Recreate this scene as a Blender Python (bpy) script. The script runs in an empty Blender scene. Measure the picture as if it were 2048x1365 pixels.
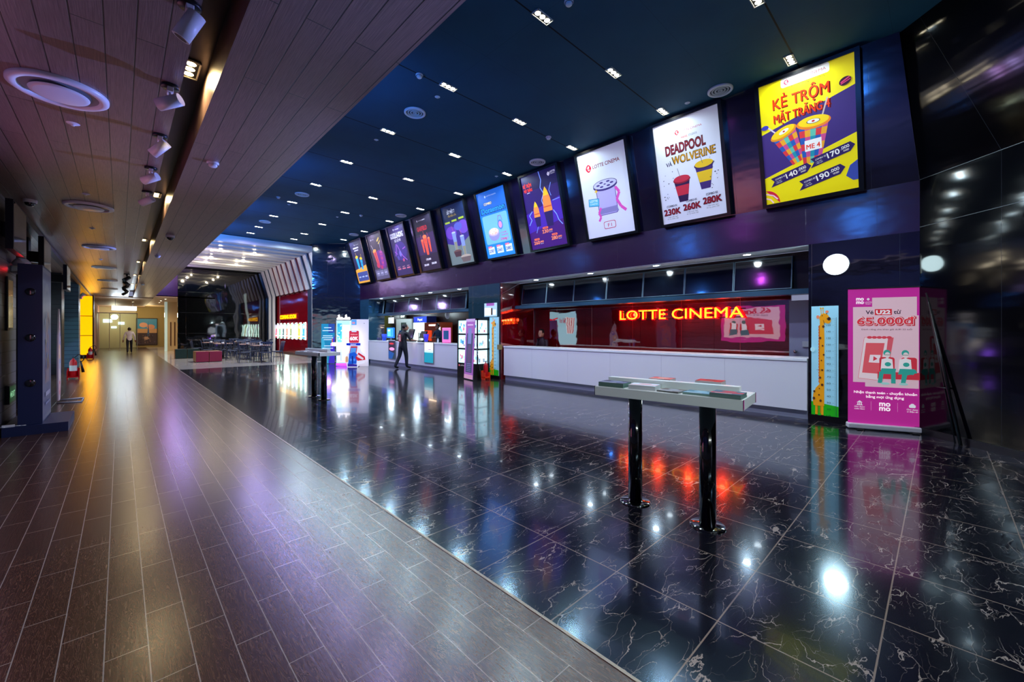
import bpy, bmesh, math, random
from mathutils import Vector, Matrix
random.seed(7)
PI = math.pi
SC = bpy.context.scene
COL = SC.collection

# ---------------------------------------------------------------- camera
TH = math.atan(784 / 820)            # yaw of the view from the corridor direction (+Y) towards +X
SI, CO = math.sin(TH), math.cos(TH)
cd = bpy.data.cameras.new('camera'); cam = bpy.data.objects.new('camera', cd); COL.objects.link(cam)
cam.location = (0, 0, 1.43); cam.rotation_euler = (PI / 2, 0, -TH)
cd.sensor_width = 36; cd.lens = 36 * 820 / 2048; cd.shift_y = -22.5 / 2048; cd.clip_start = 0.05; cd.clip_end = 200
SC.camera = cam
# ---------------------------------------------------------------- world, exposure
SC.view_settings.view_transform = 'Standard'; SC.view_settings.look = 'None'
SC.view_settings.gamma = 1; SC.view_settings.use_curve_mapping = False
SC.view_settings.exposure = 0.35
W = bpy.data.worlds.new('world'); SC.world = W; W.use_nodes = True
bg = W.node_tree.nodes['Background']; bg.inputs[0].default_value = (0.26, 0.28, 0.42, 1); bg.inputs[1].default_value = 0.7
SC.cycles.max_bounces = 5; SC.cycles.diffuse_bounces = 2; SC.cycles.glossy_bounces = 3
SC.cycles.transmission_bounces = 4; SC.cycles.transparent_max_bounces = 6
SC.cycles.sample_clamp_indirect = 4; SC.cycles.adaptive_threshold = 0.04; SC.cycles.caustics_refractive = False

def lamp(kind, loc, energy, color, target=None, size=0.1, angle=120, blend=0.6, sx=None, sy=None):
    l = bpy.data.lights.new('lamp_light', kind); l.energy = energy; l.color = color
    if kind == 'AREA':
        l.shape = 'RECTANGLE'; l.size = sx; l.size_y = sy
    else:
        l.shadow_soft_size = size
    if kind == 'SPOT':
        l.spot_size = math.radians(angle); l.spot_blend = blend
    o = bpy.data.objects.new('lamp_light', l); o.location = loc
    if target is not None:
        o.rotation_euler = (Vector(target) - Vector(loc)).to_track_quat('-Z', 'Y').to_euler()
    elif kind != 'POINT':
        o.rotation_euler = (0, 0, 0)
    COL.objects.link(o); return o

# added spots behind the camera to brighten the near brochure stand
for x, y in ((-0.3, -2.2), (0.9, -3.6)): lamp('SPOT', (x, y, 3.15), 150, (0.86, 1.0, 0.97), (3.0, 1.6, 0.9), size=0.08, angle=55, blend=0.9)
# added coloured spots without fittings: blue for the ceiling, violet for soffit and fascia
for y in (1.5, 6, 10.5, 15, 18.5):
    lamp('SPOT', (1.75, y, 4.3), 45 + y * 11, (0.04, 0.24, 1.0), (4.8, y + 1.5, 5.4), size=0.06, angle=150, blend=1)
for y in (1.8, 5.5, 9.5, 14.5):
    lamp('SPOT', (7.80, y, 0.90), 2600, (0.22, 0.30, 1.0), (0.9, y - 0.5, 3.25), size=0.05, angle=34, blend=1)  # added uplights on the wood soffit, standing in for light off the floor
for y in (4, 9, 14):
    lamp('SPOT', (2.2, y, 4.6), 50, (0.62, 0.08, 0.9), (7.95, y + 2.0, 3.2), size=0.05, angle=80, blend=1)

# ---------------------------------------------------------------- materials
def lin(h):
    if isinstance(h, str):
        h = h.lstrip('#'); h = h if len(h) == 6 else ''.join(q * 2 for q in h); r = [int(h[i:i + 2], 16) / 255 for i in (0, 2, 4)]
        return tuple(x / 12.92 if x < 0.04045 else ((x + 0.055) / 1.055) ** 2.4 for x in r)
    return tuple(h)
MC = {}
def mat(col, rough=0.5, e=0.0, ecol=None, metal=0.0, ior=1.45, coat=0.0, spec=None, bump=None, tag=''):
    key = (col, rough, e, ecol, metal, ior, coat, bump, tag)
    if key in MC: return MC[key]
    m = bpy.data.materials.new('mat_%s' % (tag or str(col).strip('#'))); m.use_nodes = True
    nt = m.node_tree; b = nt.nodes['Principled BSDF']; c = lin(col)
    b.inputs['Base Color'].default_value = (*c, 1); b.inputs['Roughness'].default_value = rough
    b.inputs['Metallic'].default_value = metal; b.inputs['IOR'].default_value = ior
    b.inputs['Coat Weight'].default_value = coat; b.inputs['Coat Roughness'].default_value = 0.03
    if e:
        b.inputs['Emission Color'].default_value = (*(lin(ecol) if ecol else c), 1)
        b.inputs['Emission Strength'].default_value = e
    # a faint procedural grain so no surface is perfectly even
    tc = nt.nodes.new('ShaderNodeTexCoord'); n = nt.nodes.new('ShaderNodeTexNoise')
    n.inputs['Scale'].default_value = bump[0] if bump else 60
    nt.links.new(tc.outputs['Object'], n.inputs['Vector'])
    bp = nt.nodes.new('ShaderNodeBump'); bp.inputs['Strength'].default_value = bump[1] if bump else 0.02
    bp.inputs['Distance'].default_value = bump[2] if bump else 0.002
    nt.links.new(n.outputs['Fac'], bp.inputs['Height']); nt.links.new(bp.outputs['Normal'], b.inputs['Normal'])
    MC[key] = m; return m
def N(nt, t, **kw):
    n = nt.nodes.new(t)
    for k, v in kw.items():
        if k in n.inputs: n.inputs[k].default_value = v
        else: setattr(n, k, v)
    return n
def math_(nt, op, a, b=None):
    n = nt.nodes.new('ShaderNodeMath'); n.operation = op
    for i, v in enumerate((a, b)):
        if v is None: continue
        if isinstance(v, (int, float)): n.inputs[i].default_value = v
        else: nt.links.new(v, n.inputs[i])
    return n.outputs[0]
def mixc(nt, f, a, b):
    n = nt.nodes.new('ShaderNodeMix'); n.data_type = 'RGBA'
    for s, v in ((n.inputs[0], f), (n.inputs[6], a), (n.inputs[7], b)):
        if isinstance(v, (int, float)): s.default_value = v
        elif isinstance(v, tuple): s.default_value = (*v, 1) if len(v) == 3 else v
        else: nt.links.new(v, s)
    return n.outputs[2]
def newmat(name):
    m = bpy.data.materials.new(name); m.use_nodes = True
    return m, m.node_tree, m.node_tree.nodes['Principled BSDF']
def swz(nt, order, offs=(0, 0, 0), scl=(1, 1, 1)):
    """world position with axes swapped and shifted"""
    g = nt.nodes.new('ShaderNodeNewGeometry'); s = nt.nodes.new('ShaderNodeSeparateXYZ'); nt.links.new(g.outputs['Position'], s.inputs[0])
    c = nt.nodes.new('ShaderNodeCombineXYZ')
    for i, o in enumerate(order):
        if o is None: continue
        v = math_(nt, 'ADD', s.outputs['XYZ'.index(o)], -offs[i])
        v = math_(nt, 'MULTIPLY', v, scl[i]); nt.links.new(v, c.inputs[i])
    return c.outputs[0]
def brick(nt, vec, bw, rh, mortar, off=0.5, smooth=0.1):
    b = nt.nodes.new('ShaderNodeTexBrick'); b.offset = off; b.offset_frequency = 2; b.squash = 1
    b.inputs['Scale'].default_value = 1; b.inputs['Brick Width'].default_value = bw; b.inputs['Row Height'].default_value = rh
    b.inputs['Mortar Size'].default_value = mortar; b.inputs['Mortar Smooth'].default_value = smooth
    b.inputs['Color1'].default_value = (0, 0, 0, 1); b.inputs['Color2'].default_value = (1, 1, 1, 1); b.inputs['Mortar'].default_value = (0.5, 0.5, 0.5, 1)
    b.inputs['Bias'].default_value = 0
    nt.links.new(vec, b.inputs['Vector']); return b.outputs['Color'], b.outputs['Fac']

def m_plank_floor():
    m, nt, b = newmat('plank_tile_floor')
    c, f = brick(nt, swz(nt, 'YX', (2.76 - 0.5555 * 40 + 0.0, -0.05 - 0.1433 * 60, 0)), 0.5555, 0.1433, 0.0022)
    v = swz(nt, 'XYZ', (0, 0, 0), (16, 1.6, 1)); n1 = N(nt, 'ShaderNodeTexNoise', Scale=2.2, Detail=6.0, Distortion=1.6); nt.links.new(v, n1.inputs['Vector'])
    v2 = swz(nt, 'XYZ', (0, 0, 0), (140, 5, 1)); n2 = N(nt, 'ShaderNodeTexNoise', Scale=1.0, Detail=3.0); nt.links.new(v2, n2.inputs['Vector'])
    w = math_(nt, 'SINE', math_(nt, 'MULTIPLY', n1.outputs['Fac'], 60.0))
    w = math_(nt, 'MULTIPLY', math_(nt, 'GREATER_THAN', w, 0.86), 0.35)
    base = mixc(nt, n2.outputs['Fac'], lin('#22100a'), lin('#4a2d1e'))
    base = mixc(nt, math_(nt, 'MULTIPLY', c, 0.35), base, lin('#3a271f'))
    base = mixc(nt, w, base, lin('#8a6c58'))
    base = mixc(nt, f, base, lin('#8d857e'))
    nt.links.new(base, b.inputs['Base Color'])
    b.inputs['Roughness'].default_value = 0.24; b.inputs['IOR'].default_value = 1.6
    h = math_(nt, 'SUBTRACT', math_(nt, 'MULTIPLY', n2.outputs['Fac'], 0.35), f)
    bp = N(nt, 'ShaderNodeBump', Strength=0.35, Distance=0.003); nt.links.new(h, bp.inputs['Height']); nt.links.new(bp.outputs['Normal'], b.inputs['Normal'])
    return m
def m_marble():
    m, nt, b = newmat('black_marble_tile')
    c, f = brick(nt, swz(nt, 'XY', (1.52 - 0.6 * 10, 0.19 - 0.5667 * 20, 0)), 0.6, 0.5667, 0.0036, off=0.0)
    tc = swz(nt, 'XYZ')
    mp = nt.nodes.new('ShaderNodeMapping'); mp.inputs['Rotation'].default_value = (0, 0, 0.76); mp.inputs['Scale'].default_value = (1.0, 2.4, 1); nt.links.new(tc, mp.inputs['Vector'])
    cell = nt.nodes.new('ShaderNodeVectorMath'); cell.operation = 'MULTIPLY_ADD'   # each tile is cut from another piece of stone
    nt.links.new(c, cell.inputs[0]); cell.inputs[1].default_value = (7, 13, 0); nt.links.new(mp.outputs[0], cell.inputs[2])
    nz = N(nt, 'ShaderNodeTexNoise', Scale=2.6, Detail=6.0, Roughness=0.52); nt.links.new(cell.outputs[0], nz.inputs['Vector'])
    vm = nt.nodes.new('ShaderNodeVectorMath'); vm.operation = 'MULTIPLY_ADD'; nt.links.new(nz.outputs['Color'], vm.inputs[0])
    vm.inputs[1].default_value = (0.75, 0.75, 0); nt.links.new(cell.outputs[0], vm.inputs[2])
    n3 = N(nt, 'ShaderNodeTexNoise', Scale=3.4, Detail=3.0); nt.links.new(cell.outputs[0], n3.inputs['Vector'])
    def vein_(scale, lo, k):
        vo = N(nt, 'ShaderNodeTexVoronoi', Scale=scale, feature='DISTANCE_TO_EDGE'); nt.links.new(vm.outputs[0], vo.inputs['Vector'])
        thr = math_(nt, 'MULTIPLY', math_(nt, 'MAXIMUM', math_(nt, 'SUBTRACT', n3.outputs['Fac'], lo), 0.0), k)
        return math_(nt, 'LESS_THAN', vo.outputs['Distance'], thr)
    vein = vein_(2.4, 0.39, 0.042); vein2 = vein_(5.6, 0.44, 0.045)
    n4 = N(nt, 'ShaderNodeTexNoise', Scale=3.0, Detail=5.0); nt.links.new(tc, n4.inputs['Vector'])
    base = mixc(nt, n4.outputs['Fac'], lin('#05060c'), lin('#181620'))
    vn = math_(nt, 'MULTIPLY', math_(nt, 'MAXIMUM', vein, math_(nt, 'MULTIPLY', vein2, 0.7)), 0.62)
    base = mixc(nt, vn, base, lin('#b8a698')); base = mixc(nt, f, base, lin('#857264'))
    nt.links.new(base, b.inputs['Base Color'])
    b.inputs['Roughness'].default_value = 0.145; b.inputs['IOR'].default_value = 1.9
    b.inputs['Specular Tint'].default_value = (0.42, 0.72, 1, 1)
    b.inputs['Coat Weight'].default_value = 0.3; b.inputs['Coat Roughness'].default_value = 0.03; b.inputs['Coat IOR'].default_value = 1.3
    bp = N(nt, 'ShaderNodeBump', Strength=0.25, Distance=0.002, invert=True); nt.links.new(f, bp.inputs['Height']); nt.links.new(bp.outputs['Normal'], b.inputs['Normal'])
    return m
def m_white_tile():
    m, nt, b = newmat('cream_tile')
    c, f = brick(nt, swz(nt, 'XY', (-20, -20, 0)), 0.8, 0.8, 0.002, off=0.0)
    nt.links.new(mixc(nt, f, lin('#cfc6bb'), lin('#8e867c')), b.inputs['Base Color']); b.inputs['Roughness'].default_value = 0.12; return m
def m_wood_ceiling():
    m, nt, b = newmat('wood_plank_ceiling')
    c, f = brick(nt, swz(nt, 'YX', (-30.7, -0.355 - 0.1425 * 60, 0)), 2.44, 0.1425, 0.0042, off=0.37, smooth=0.3)
    v2 = swz(nt, 'XYZ', (0, 0, 0), (230, 6, 1)); n2 = N(nt, 'ShaderNodeTexNoise', Scale=1.0, Detail=3.0); nt.links.new(v2, n2.inputs['Vector'])
    cr = mixc(nt, n2.outputs['Fac'], lin('#42302e'), lin('#a88678'))
    cr = mixc(nt, math_(nt, 'MULTIPLY', c, 0.3), cr, lin('#54403a')); cr = mixc(nt, f, cr, lin('#050405'))
    nt.links.new(cr, b.inputs['Base Color']); b.inputs['Roughness'].default_value = 0.34; b.inputs['IOR'].default_value = 1.7
    h = math_(nt, 'SUBTRACT', math_(nt, 'MULTIPLY', n2.outputs['Fac'], 0.3), f)
    bp = N(nt, 'ShaderNodeBump', Strength=0.5, Distance=0.006); nt.links.new(h, bp.inputs['Height']); nt.links.new(bp.outputs['Normal'], b.inputs['Normal'])
    return m
def m_navy_ceiling():
    m, nt, b = newmat('navy_ceiling')
    c, f = brick(nt, swz(nt, 'XY', (-20.2, 1.47 - 2.05 * 10, 0)), 40, 2.05, 0.011, off=0.0)
    c2, f2 = brick(nt, swz(nt, 'XY', (1.38, 2.49 - 2.05 * 10, 0)), 2.44, 2.05, 0.003, off=0.0)
    n = N(nt, 'ShaderNodeTexNoise', Scale=1.3, Detail=5.0); nt.links.new(swz(nt, 'XYZ'), n.inputs['Vector'])
    base = mixc(nt, n.outputs['Fac'], lin('#1c4458'), lin('#24566e')); base = mixc(nt, math_(nt, 'MULTIPLY', f2, 0.4), base, lin('#0d2130'))
    base = mixc(nt, f, base, lin('#010204'))
    nt.links.new(base, b.inputs['Base Color']); b.inputs['Roughness'].default_value = 0.7; b.inputs['IOR'].default_value = 1.3
    return m
def m_panel(name, base, rough=0.04, ior=2.0, wav=0.6, pw=1.0, axis='Y', zoff=0.0, zh=1.0, seam='#3a4048', tint=None, wscale=(2.2, 2.2, 5.0), off=0.0):
    """glossy wall sheets with fine seams and slightly warped faces"""
    m, nt, b = newmat(name)
    c, f = brick(nt, swz(nt, axis + 'Z', (-20 + off, zoff - zh * 20, 0)), pw, zh, 0.002, off=0.0)
    n = N(nt, 'ShaderNodeTexNoise', Scale=1.0, Detail=1.5); nt.links.new(swz(nt, 'XYZ', (0, 0, 0), wscale), n.inputs['Vector'])
    nt.links.new(mixc(nt, math_(nt, 'MULTIPLY', f, 0.7), lin(base), lin(seam)), b.inputs['Base Color'])
    b.inputs['Roughness'].default_value = rough; b.inputs['IOR'].default_value = ior
    if tint: b.inputs['Specular Tint'].default_value = (*tint, 1)
    cadd = math_(nt, 'ADD', n.outputs['Fac'], math_(nt, 'MULTIPLY', f, -0.3))
    bp = N(nt, 'ShaderNodeBump', Strength=wav, Distance=0.02); nt.links.new(cadd, bp.inputs['Height']); nt.links.new(bp.outputs['Normal'], b.inputs['Normal'])
    return m
def m_siding(name, col, dark='#0a0a10', ax='Y'):
    m, nt, b = newmat(name)
    c, f = brick(nt, swz(nt, ax + 'Z', (-20, -4, 0)), 60, 0.16, 0.006, off=0.0)
    nt.links.new(mixc(nt, f, lin(col), lin(dark)), b.inputs['Base Color']); b.inputs['Roughness'].default_value = 0.4
    bp = N(nt, 'ShaderNodeBump', Strength=0.6, Distance=0.01, invert=True); nt.links.new(f, bp.inputs['Height']); nt.links.new(bp.outputs['Normal'], b.inputs['Normal'])
    return m
def m_glass(name='clear_glass', rough=0.0, col=(0.8, 0.95, 0.9)):
    m, nt, b = newmat(name); b.inputs['Base Color'].default_value = (*col, 1); b.inputs['Roughness'].default_value = rough
    b.inputs['Transmission Weight'].default_value = 1; b.inputs['IOR'].default_value = 1.1; return m
def glow(col, s, tag=''): return mat('#000000', 0.6, s, col, tag=tag or 'glow')
PLANK, MARBLE, CREAM, WOODC, NAVY = m_plank_floor(), m_marble(), m_white_tile(), m_wood_ceiling(), m_navy_ceiling()
BLACKW = m_panel('black_gloss_wall', '#050509', wav=0.15, pw=1.02, axis='Y', zoff=2.97, zh=3.0, off=0.0)
LEANW = m_panel('black_gloss_leaning_wall', '#0a0720', pw=0.9, rough=0.14, zoff=3.49, zh=4.0, wav=0.15)
FASCIA = m_panel('plum_gloss_fascia', '#260a2c', pw=0.86, rough=0.20, ior=1.9, wav=0.25, zoff=2.79, zh=4, seam='#000000')
STEEL = m_panel('mirror_steel', '#24424c', pw=0.64, rough=0.06, ior=2.8, wav=0.15, zoff=0, zh=9)
SIDEW = m_panel('black_gloss_side_wall', '#040407', pw=1.3, axis='X', zoff=2.84, zh=9.0, seam='#22262c', wav=0.10, ior=1.33, rough=0.07, wscale=(0.5, 0.5, 5.0))
REDG = m_panel('red_back_glass', '#5c0008', pw=1.2, rough=0.02, ior=2.6, wav=0.05, zoff=0, zh=5, seam='#c04040')
FOODW = m_panel('dark_gloss_food_wall', '#0c0d0c', pw=1.9, axis='X', zoff=0.0, zh=1.22, ior=2.0, wav=0.3, wscale=(1.4, 1, 1.0))
SID_G, SID_B, SID_D = m_siding('grey_siding', '#5b5a6b'), m_siding('blue_siding', '#5d8d9d'), m_siding('dark_siding', '#17181f')
WHITE = mat('#e8e8ea', 0.35); OFFW = mat('#cfd6d6', 0.4); BLACK = mat('#0a0a0c', 0.35); GLOSSB = mat('#030305', 0.12, coat=1.0); GREYM = mat('#7d8288', 0.4)
CHROME = mat('#c8ccd0', 0.15, metal=1.0); SCREENOFF = mat('#05070c', 0.06, ior=1.9)

# ---------------------------------------------------------------- mesh helpers
def tag(o, label=None, cat=None, group=None, kind=None, category=None):
    cat = cat or category
    if label: o['label'] = label
    if cat: o['category'] = cat
    if group: o['group'] = group
    if kind: o['kind'] = kind
    return o
def thing(name, label, cat, loc, group=None):
    o = bpy.data.objects.new(name, None); o.empty_display_size = 0.1; o.location = loc; COL.objects.link(o)
    return tag(o, label, cat, group)
def wloc(p):
    v = Vector((0, 0, 0))
    while p is not None: v = v + Vector(p.location); p = p.parent
    return v
class MB:
    """collects shapes in world space, links them as ONE mesh object"""
    def __init__(s, *mats): s.bm = bmesh.new(); s.mats = list(mats)
    def mi(s, m):
        if m is None: return 0
        if m not in s.mats: s.mats.append(m)
        return s.mats.index(m)
    def face(s, pts, m=None, sm=False):
        vs = [s.bm.verts.new(p) for p in pts]
        f = s.bm.faces.new(vs); f.material_index = s.mi(m); f.smooth = sm; return f
    def hexa(s, p, m=None):
        v = [s.bm.verts.new(q) for q in p]; i = s.mi(m)
        for a in ((0, 3, 2, 1), (4, 5, 6, 7), (0, 1, 5, 4), (1, 2, 6, 5), (2, 3, 7, 6), (3, 0, 4, 7)):
            f = s.bm.faces.new([v[k] for k in a]); f.material_index = i
    def box(s, x0, x1, y0, y1, z0, z1, m=None):
        s.hexa([(x0, y0, z0), (x1, y0, z0), (x1, y1, z0), (x0, y1, z0), (x0, y0, z1), (x1, y0, z1), (x1, y1, z1), (x0, y1, z1)], m); return s
    def obox(s, o, U, V, Wv, u0, u1, v0, v1, w0, w1, m=None):
        o, U, V, Wv = Vector(o), Vector(U), Vector(V), Vector(Wv)
        P = lambda a, b, c: o + U * a + V * b + Wv * c
        s.hexa([P(u0, v0, w0), P(u1, v0, w0), P(u1, v1, w0), P(u0, v1, w0), P(u0, v0, w1), P(u1, v0, w1), P(u1, v1, w1), P(u0, v1, w1)], m); return s
    def tube(s, a, b, r, m=None, n=16, r2=None, cap=True):
        a, b = Vector(a), Vector(b); d = (b - a); r2 = r if r2 is None else r2
        q = d.to_track_quat('Z', 'Y'); i = s.mi(m)
        A = [s.bm.verts.new(a + q @ Vector((math.cos(2 * PI * k / n) * r, math.sin(2 * PI * k / n) * r, 0))) for k in range(n)]
        B = [s.bm.verts.new(b + q @ Vector((math.cos(2 * PI * k / n) * r2, math.sin(2 * PI * k / n) * r2, 0))) for k in range(n)]
        for k in range(n):
            f = s.bm.faces.new([A[k], A[(k + 1) % n], B[(k + 1) % n], B[k]]); f.material_index = i; f.smooth = True
        if cap:
            for L in (list(reversed(A)), B):
                f = s.bm.faces.new(L); f.material_index = i
        return s
    def path(s, pts, r, m=None, n=8):
        for a, b in zip(pts, pts[1:]): s.tube(a, b, r, m, n)
        return s
    def lathe(s, o, prof, m=None, n=32, axis=(0, 0, 1)):
        o = Vector(o); q = Vector(axis).to_track_quat('Z', 'Y'); i = s.mi(m); rings = []
        for r, z in prof:
            r = max(r, 1e-4)
            rings.append([s.bm.verts.new(o + q @ Vector((math.cos(2 * PI * k / n) * r, math.sin(2 * PI * k / n) * r, z))) for k in range(n)])
        for A, B in zip(rings, rings[1:]):
            for k in range(n):
                f = s.bm.faces.new([A[k], A[(k + 1) % n], B[(k + 1) % n], B[k]]); f.material_index = i; f.smooth = True
        return s
    def prism(s, pts, o, U, V, Wv, t, m=None):
        """outline pts (u,v) extruded along W by t"""
        o, U, V, Wv = Vector(o), Vector(U), Vector(V), Vector(Wv); i = s.mi(m)
        A = [s.bm.verts.new(o + U * a + V * b) for a, b in pts]; B = [s.bm.verts.new(o + U * a + V * b + Wv * t) for a, b in pts]
        for L in (list(reversed(A)), B):
            f = s.bm.faces.new(L); f.material_index = i
        n = len(pts)
        for k in range(n):
            f = s.bm.faces.new([A[k], A[(k + 1) % n], B[(k + 1) % n], B[k]]); f.material_index = i
        return s
    def ball(s, o, r, m=None, sc=(1, 1, 1), n=16, q=None):
        i = s.mi(m); mtx = Matrix.Translation(o) @ (q.to_matrix().to_4x4() if q else Matrix()) @ Matrix.Diagonal((*[r * k for k in sc], 1))
        k0 = len(s.bm.faces); g = bmesh.ops.create_uvsphere(s.bm, u_segments=n, v_segments=max(6, n // 2), radius=1, matrix=mtx)
        fs = set(f for v in g['verts'] for f in v.link_faces)
        for f in fs: f.material_index = i; f.smooth = True
        return s
    def build(s, name, parent=None, bevel=0, recalc=True, at=None, **tg):
        if recalc: bmesh.ops.recalc_face_normals(s.bm, faces=s.bm.faces)
        vs = s.bm.verts
        if parent is not None: off = wloc(parent)
        elif at is not None: off = Vector(at)
        else:
            off = Vector((sum((min(v.co.x for v in vs), max(v.co.x for v in vs))) / 2, sum((min(v.co.y for v in vs), max(v.co.y for v in vs))) / 2, min(v.co.z for v in vs)))
        for v in vs: v.co -= off
        me = bpy.data.meshes.new(name); s.bm.to_mesh(me); s.bm.free()
        for m in s.mats: me.materials.append(m)
        o = bpy.data.objects.new(name, me); COL.objects.link(o)
        if parent is not None: o.parent = parent
        else: o.location = off
        if bevel:
            b = o.modifiers.new('bevel', 'BEVEL'); b.width = bevel; b.segments = 2; b.limit_method = 'ANGLE'
        return tag(o, **tg) if tg else o
def copy_tree(o, parent=None):
    c = o.copy(); COL.objects.link(c)
    if parent is not None: c.parent = parent
    for ch in list(o.children): copy_tree(ch, c)
    return c
def bx(name, x0, x1, y0, y1, z0, z1, m, parent=None, **k):
    return MB(m).box(x0, x1, y0, y1, z0, z1).build(name, parent, **k)
def struct(o): o['kind'] = 'structure'; return o

# ---------------------------------------------------------------- printed graphics
TXT = {}
def text_mesh(s, bold=0.0):
    k = (s, bold)
    if k in TXT: return TXT[k]
    cu = bpy.data.curves.new('t', 'FONT'); cu.body = s; cu.size = 1; cu.resolution_u = 3; cu.offset = bold; cu.fill_mode = 'FRONT'
    ob = bpy.data.objects.new('t', cu); COL.objects.link(ob); dg = bpy.context.evaluated_depsgraph_get(); dg.update()
    me = ob.evaluated_get(dg).to_mesh()
    V = [(v.co.x, v.co.y) for v in me.vertices]; F = [tuple(p.vertices) for p in me.polygons]
    ob.evaluated_get(dg).to_mesh_clear(); bpy.data.objects.remove(ob); bpy.data.curves.remove(cu)
    TXT[k] = (V, F); return V, F
def pm(col, e=0.35, rough=0.4): return mat(col, rough, e, tag='print' + str(col).strip('#'))  # small self-glow stands in for lamplight on posters; lit signs use it too
class Art:
    """flat printing on a sheet: x to the viewer's right, y up, in metres"""
    def __init__(s, o, U, V, Nn, e=0.35, step=0.00025):
        s.o, s.U, s.V, s.N = Vector(o), Vector(U).normalized(), Vector(V).normalized(), Vector(Nn).normalized(); s.e = e; s.mb = MB(); s.k = 0; s.step = step
    def P(s, x, y): return s.o + s.U * x + s.V * y + s.N * (s.k * s.step)
    def m(s, c): return pm(c, s.e) if isinstance(c, str) else c
    def poly(s, pts, c):
        s.k += 1; s.mb.face([s.P(*p) for p in pts], s.m(c)); return s
    def rect(s, x0, y0, x1, y1, c): return s.poly([(x0, y0), (x1, y0), (x1, y1), (x0, y1)], c)
    def rrect(s, x0, y0, x1, y1, r, c):
        p = []
        for cx, cy, a in ((x1 - r, y0 + r, -90), (x1 - r, y1 - r, 0), (x0 + r, y1 - r, 90), (x0 + r, y0 + r, 180)):
            for i in range(5): t = math.radians(a + i * 22.5); p.append((cx + r * math.cos(t), cy + r * math.sin(t)))
        return s.poly(p, c)
    def ell(s, x, y, rx, ry=None, c='#fff', rot=0, a0=0, a1=360, n=28):
        ry = rx if ry is None else ry; r = math.radians(rot); p = []
        for i in range(n if a1 - a0 == 360 else n + 1):
            t = math.radians(a0 + (a1 - a0) * i / n); u, v = rx * math.cos(t), ry * math.sin(t)
            p.append((x + u * math.cos(r) - v * math.sin(r), y + u * math.sin(r) + v * math.cos(r)))
        return s.poly(p, c)
    def line(s, pts, w, c):
        s.k += 1; mm = s.m(c)
        for (a, b), (d, f) in zip(pts, pts[1:]):
            L = math.hypot(d - a, f - b) or 1; nx, ny = -(f - b) / L * w / 2, (d - a) / L * w / 2
            s.mb.face([s.P(a + nx, b + ny), s.P(a - nx, b - ny), s.P(d - nx, f - ny), s.P(d + nx, f + ny)], mm)
        return s
    def text(s, t, x, y, h, c, w=None, al='C', bold=0.0, rot=0, shear=0.0, mirror=False):
        """h = capital height; w = forced overall width"""
        if bold and any(q in t for q in 'MWNmK4'):     # pointed glyphs: thicken by overprinting
            d = bold * h * 0.9
            for dx, dy in ((-d, -d), (d, -d), (-d, d), (d, d)): s.text(t, x + dx, y + dy, h, c, w, al, 0.0, rot, shear, mirror); s.k -= 1
            s.k += 1; return s
        V, F = text_mesh(t, bold)
        if not V: return s
        x0, x1 = min(v[0] for v in V), max(v[0] for v in V); sy = h / 0.72; sx = sy if w is None else w / (x1 - x0)
        ww = (x1 - x0) * sx; ox = {'C': -ww / 2, 'L': 0, 'R': -ww}[al]; r = math.radians(rot); s.k += 1
        vs = []
        for v in V:
            a, b = ox + (v[0] - x0) * sx, v[1] * sy; a += b * shear
            if mirror: a = -a
            vs.append(s.mb.bm.verts.new(s.P(x + a * math.cos(r) - b * math.sin(r), y + a * math.sin(r) + b * math.cos(r))))
        i = s.mb.mi(s.m(c))
        for f in F:
            try: g = s.mb.bm.faces.new([vs[k] for k in f]); g.material_index = i
            except ValueError: pass
        return s
    def cup(s, x, y, w0, w1, h, rot, cols, lid, straw=None, rows=6):
        """drink cup: y = foot, w0 foot width, w1 rim width, checker of colours"""
        r = math.radians(rot); T = lambda a, b: (x + a * math.cos(r) - b * math.sin(r), y + a * math.sin(r) + b * math.cos(r))
        nc = 5
        for j in range(rows):
            b0, b1 = h * j / rows, h * (j + 1) / rows; q0, q1 = w0 + (w1 - w0) * j / rows, w0 + (w1 - w0) * (j + 1) / rows
            for i in range(nc):
                f0, f1 = i / nc - 0.5, (i + 1) / nc - 0.5
                s.poly([T(q0 * f0, b0), T(q0 * f1, b0), T(q1 * f1, b1), T(q1 * f0, b1)], cols[(i * 2 + j * 3) % len(cols)]); s.k -= 1
        s.k += 1
        cx, cy = T(0, h)
        if straw:
            a, b = T(w1 * straw[0], h + 0.01), T(w1 * straw[1], h + straw[2]); s.line([a, b], 0.02, straw[3])
        s.ell(*T(0, h), w1 * 0.56, w1 * 0.24, lid[0], rot); s.ell(*T(0, h + 0.018), w1 * 0.5, w1 * 0.2, lid[1], rot)
        return s
    def roundel(s, x, y, r, c, c2):
        s.poly([(x + r * math.cos(t) * (1 - 0.12 * abs(math.sin(2 * t))), y + r * 1.15 * math.sin(t) * (1 - 0.12 * abs(math.sin(2 * t)))) for t in [2 * PI * i / 24 for i in range(24)]], c)
        s.line([(x - r * .45, y + r * .1), (x + r * .1, y + r * .65), (x + r * .2, y + r * .3), (x - r * .2, y - r * .3), (x, y - r * .6), (x + r * .45, y - r * .35)], r * .17, c2); return s
    def build(s, name, parent=None, **k): return s.mb.build(name, parent, recalc=False, **k)

# ================================================================ THE SETTING
def sbox(name, *a, **k): return struct(bx(name, *a, **k))
sbox('floor', -2.6, 1.52, -9, 46, -0.1, 0.0, PLANK)
struct(MB(MARBLE).prism([(1.52, -9), (12, -9), (12, 18.8), (1.52, 18.8)], (0, 0, -0.1), (1, 0, 0), (0, 1, 0), (0, 0, 1), 0.1).build('floor'))
sbox('floor', 1.52, 12, 18.8, 46, -0.1, 0.0, CREAM)
sbox('trim_1', 1.512, 1.528, -9, 18.8, 0.0, 0.003, mat('#8e8275', 0.3, metal=0.6))
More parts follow.
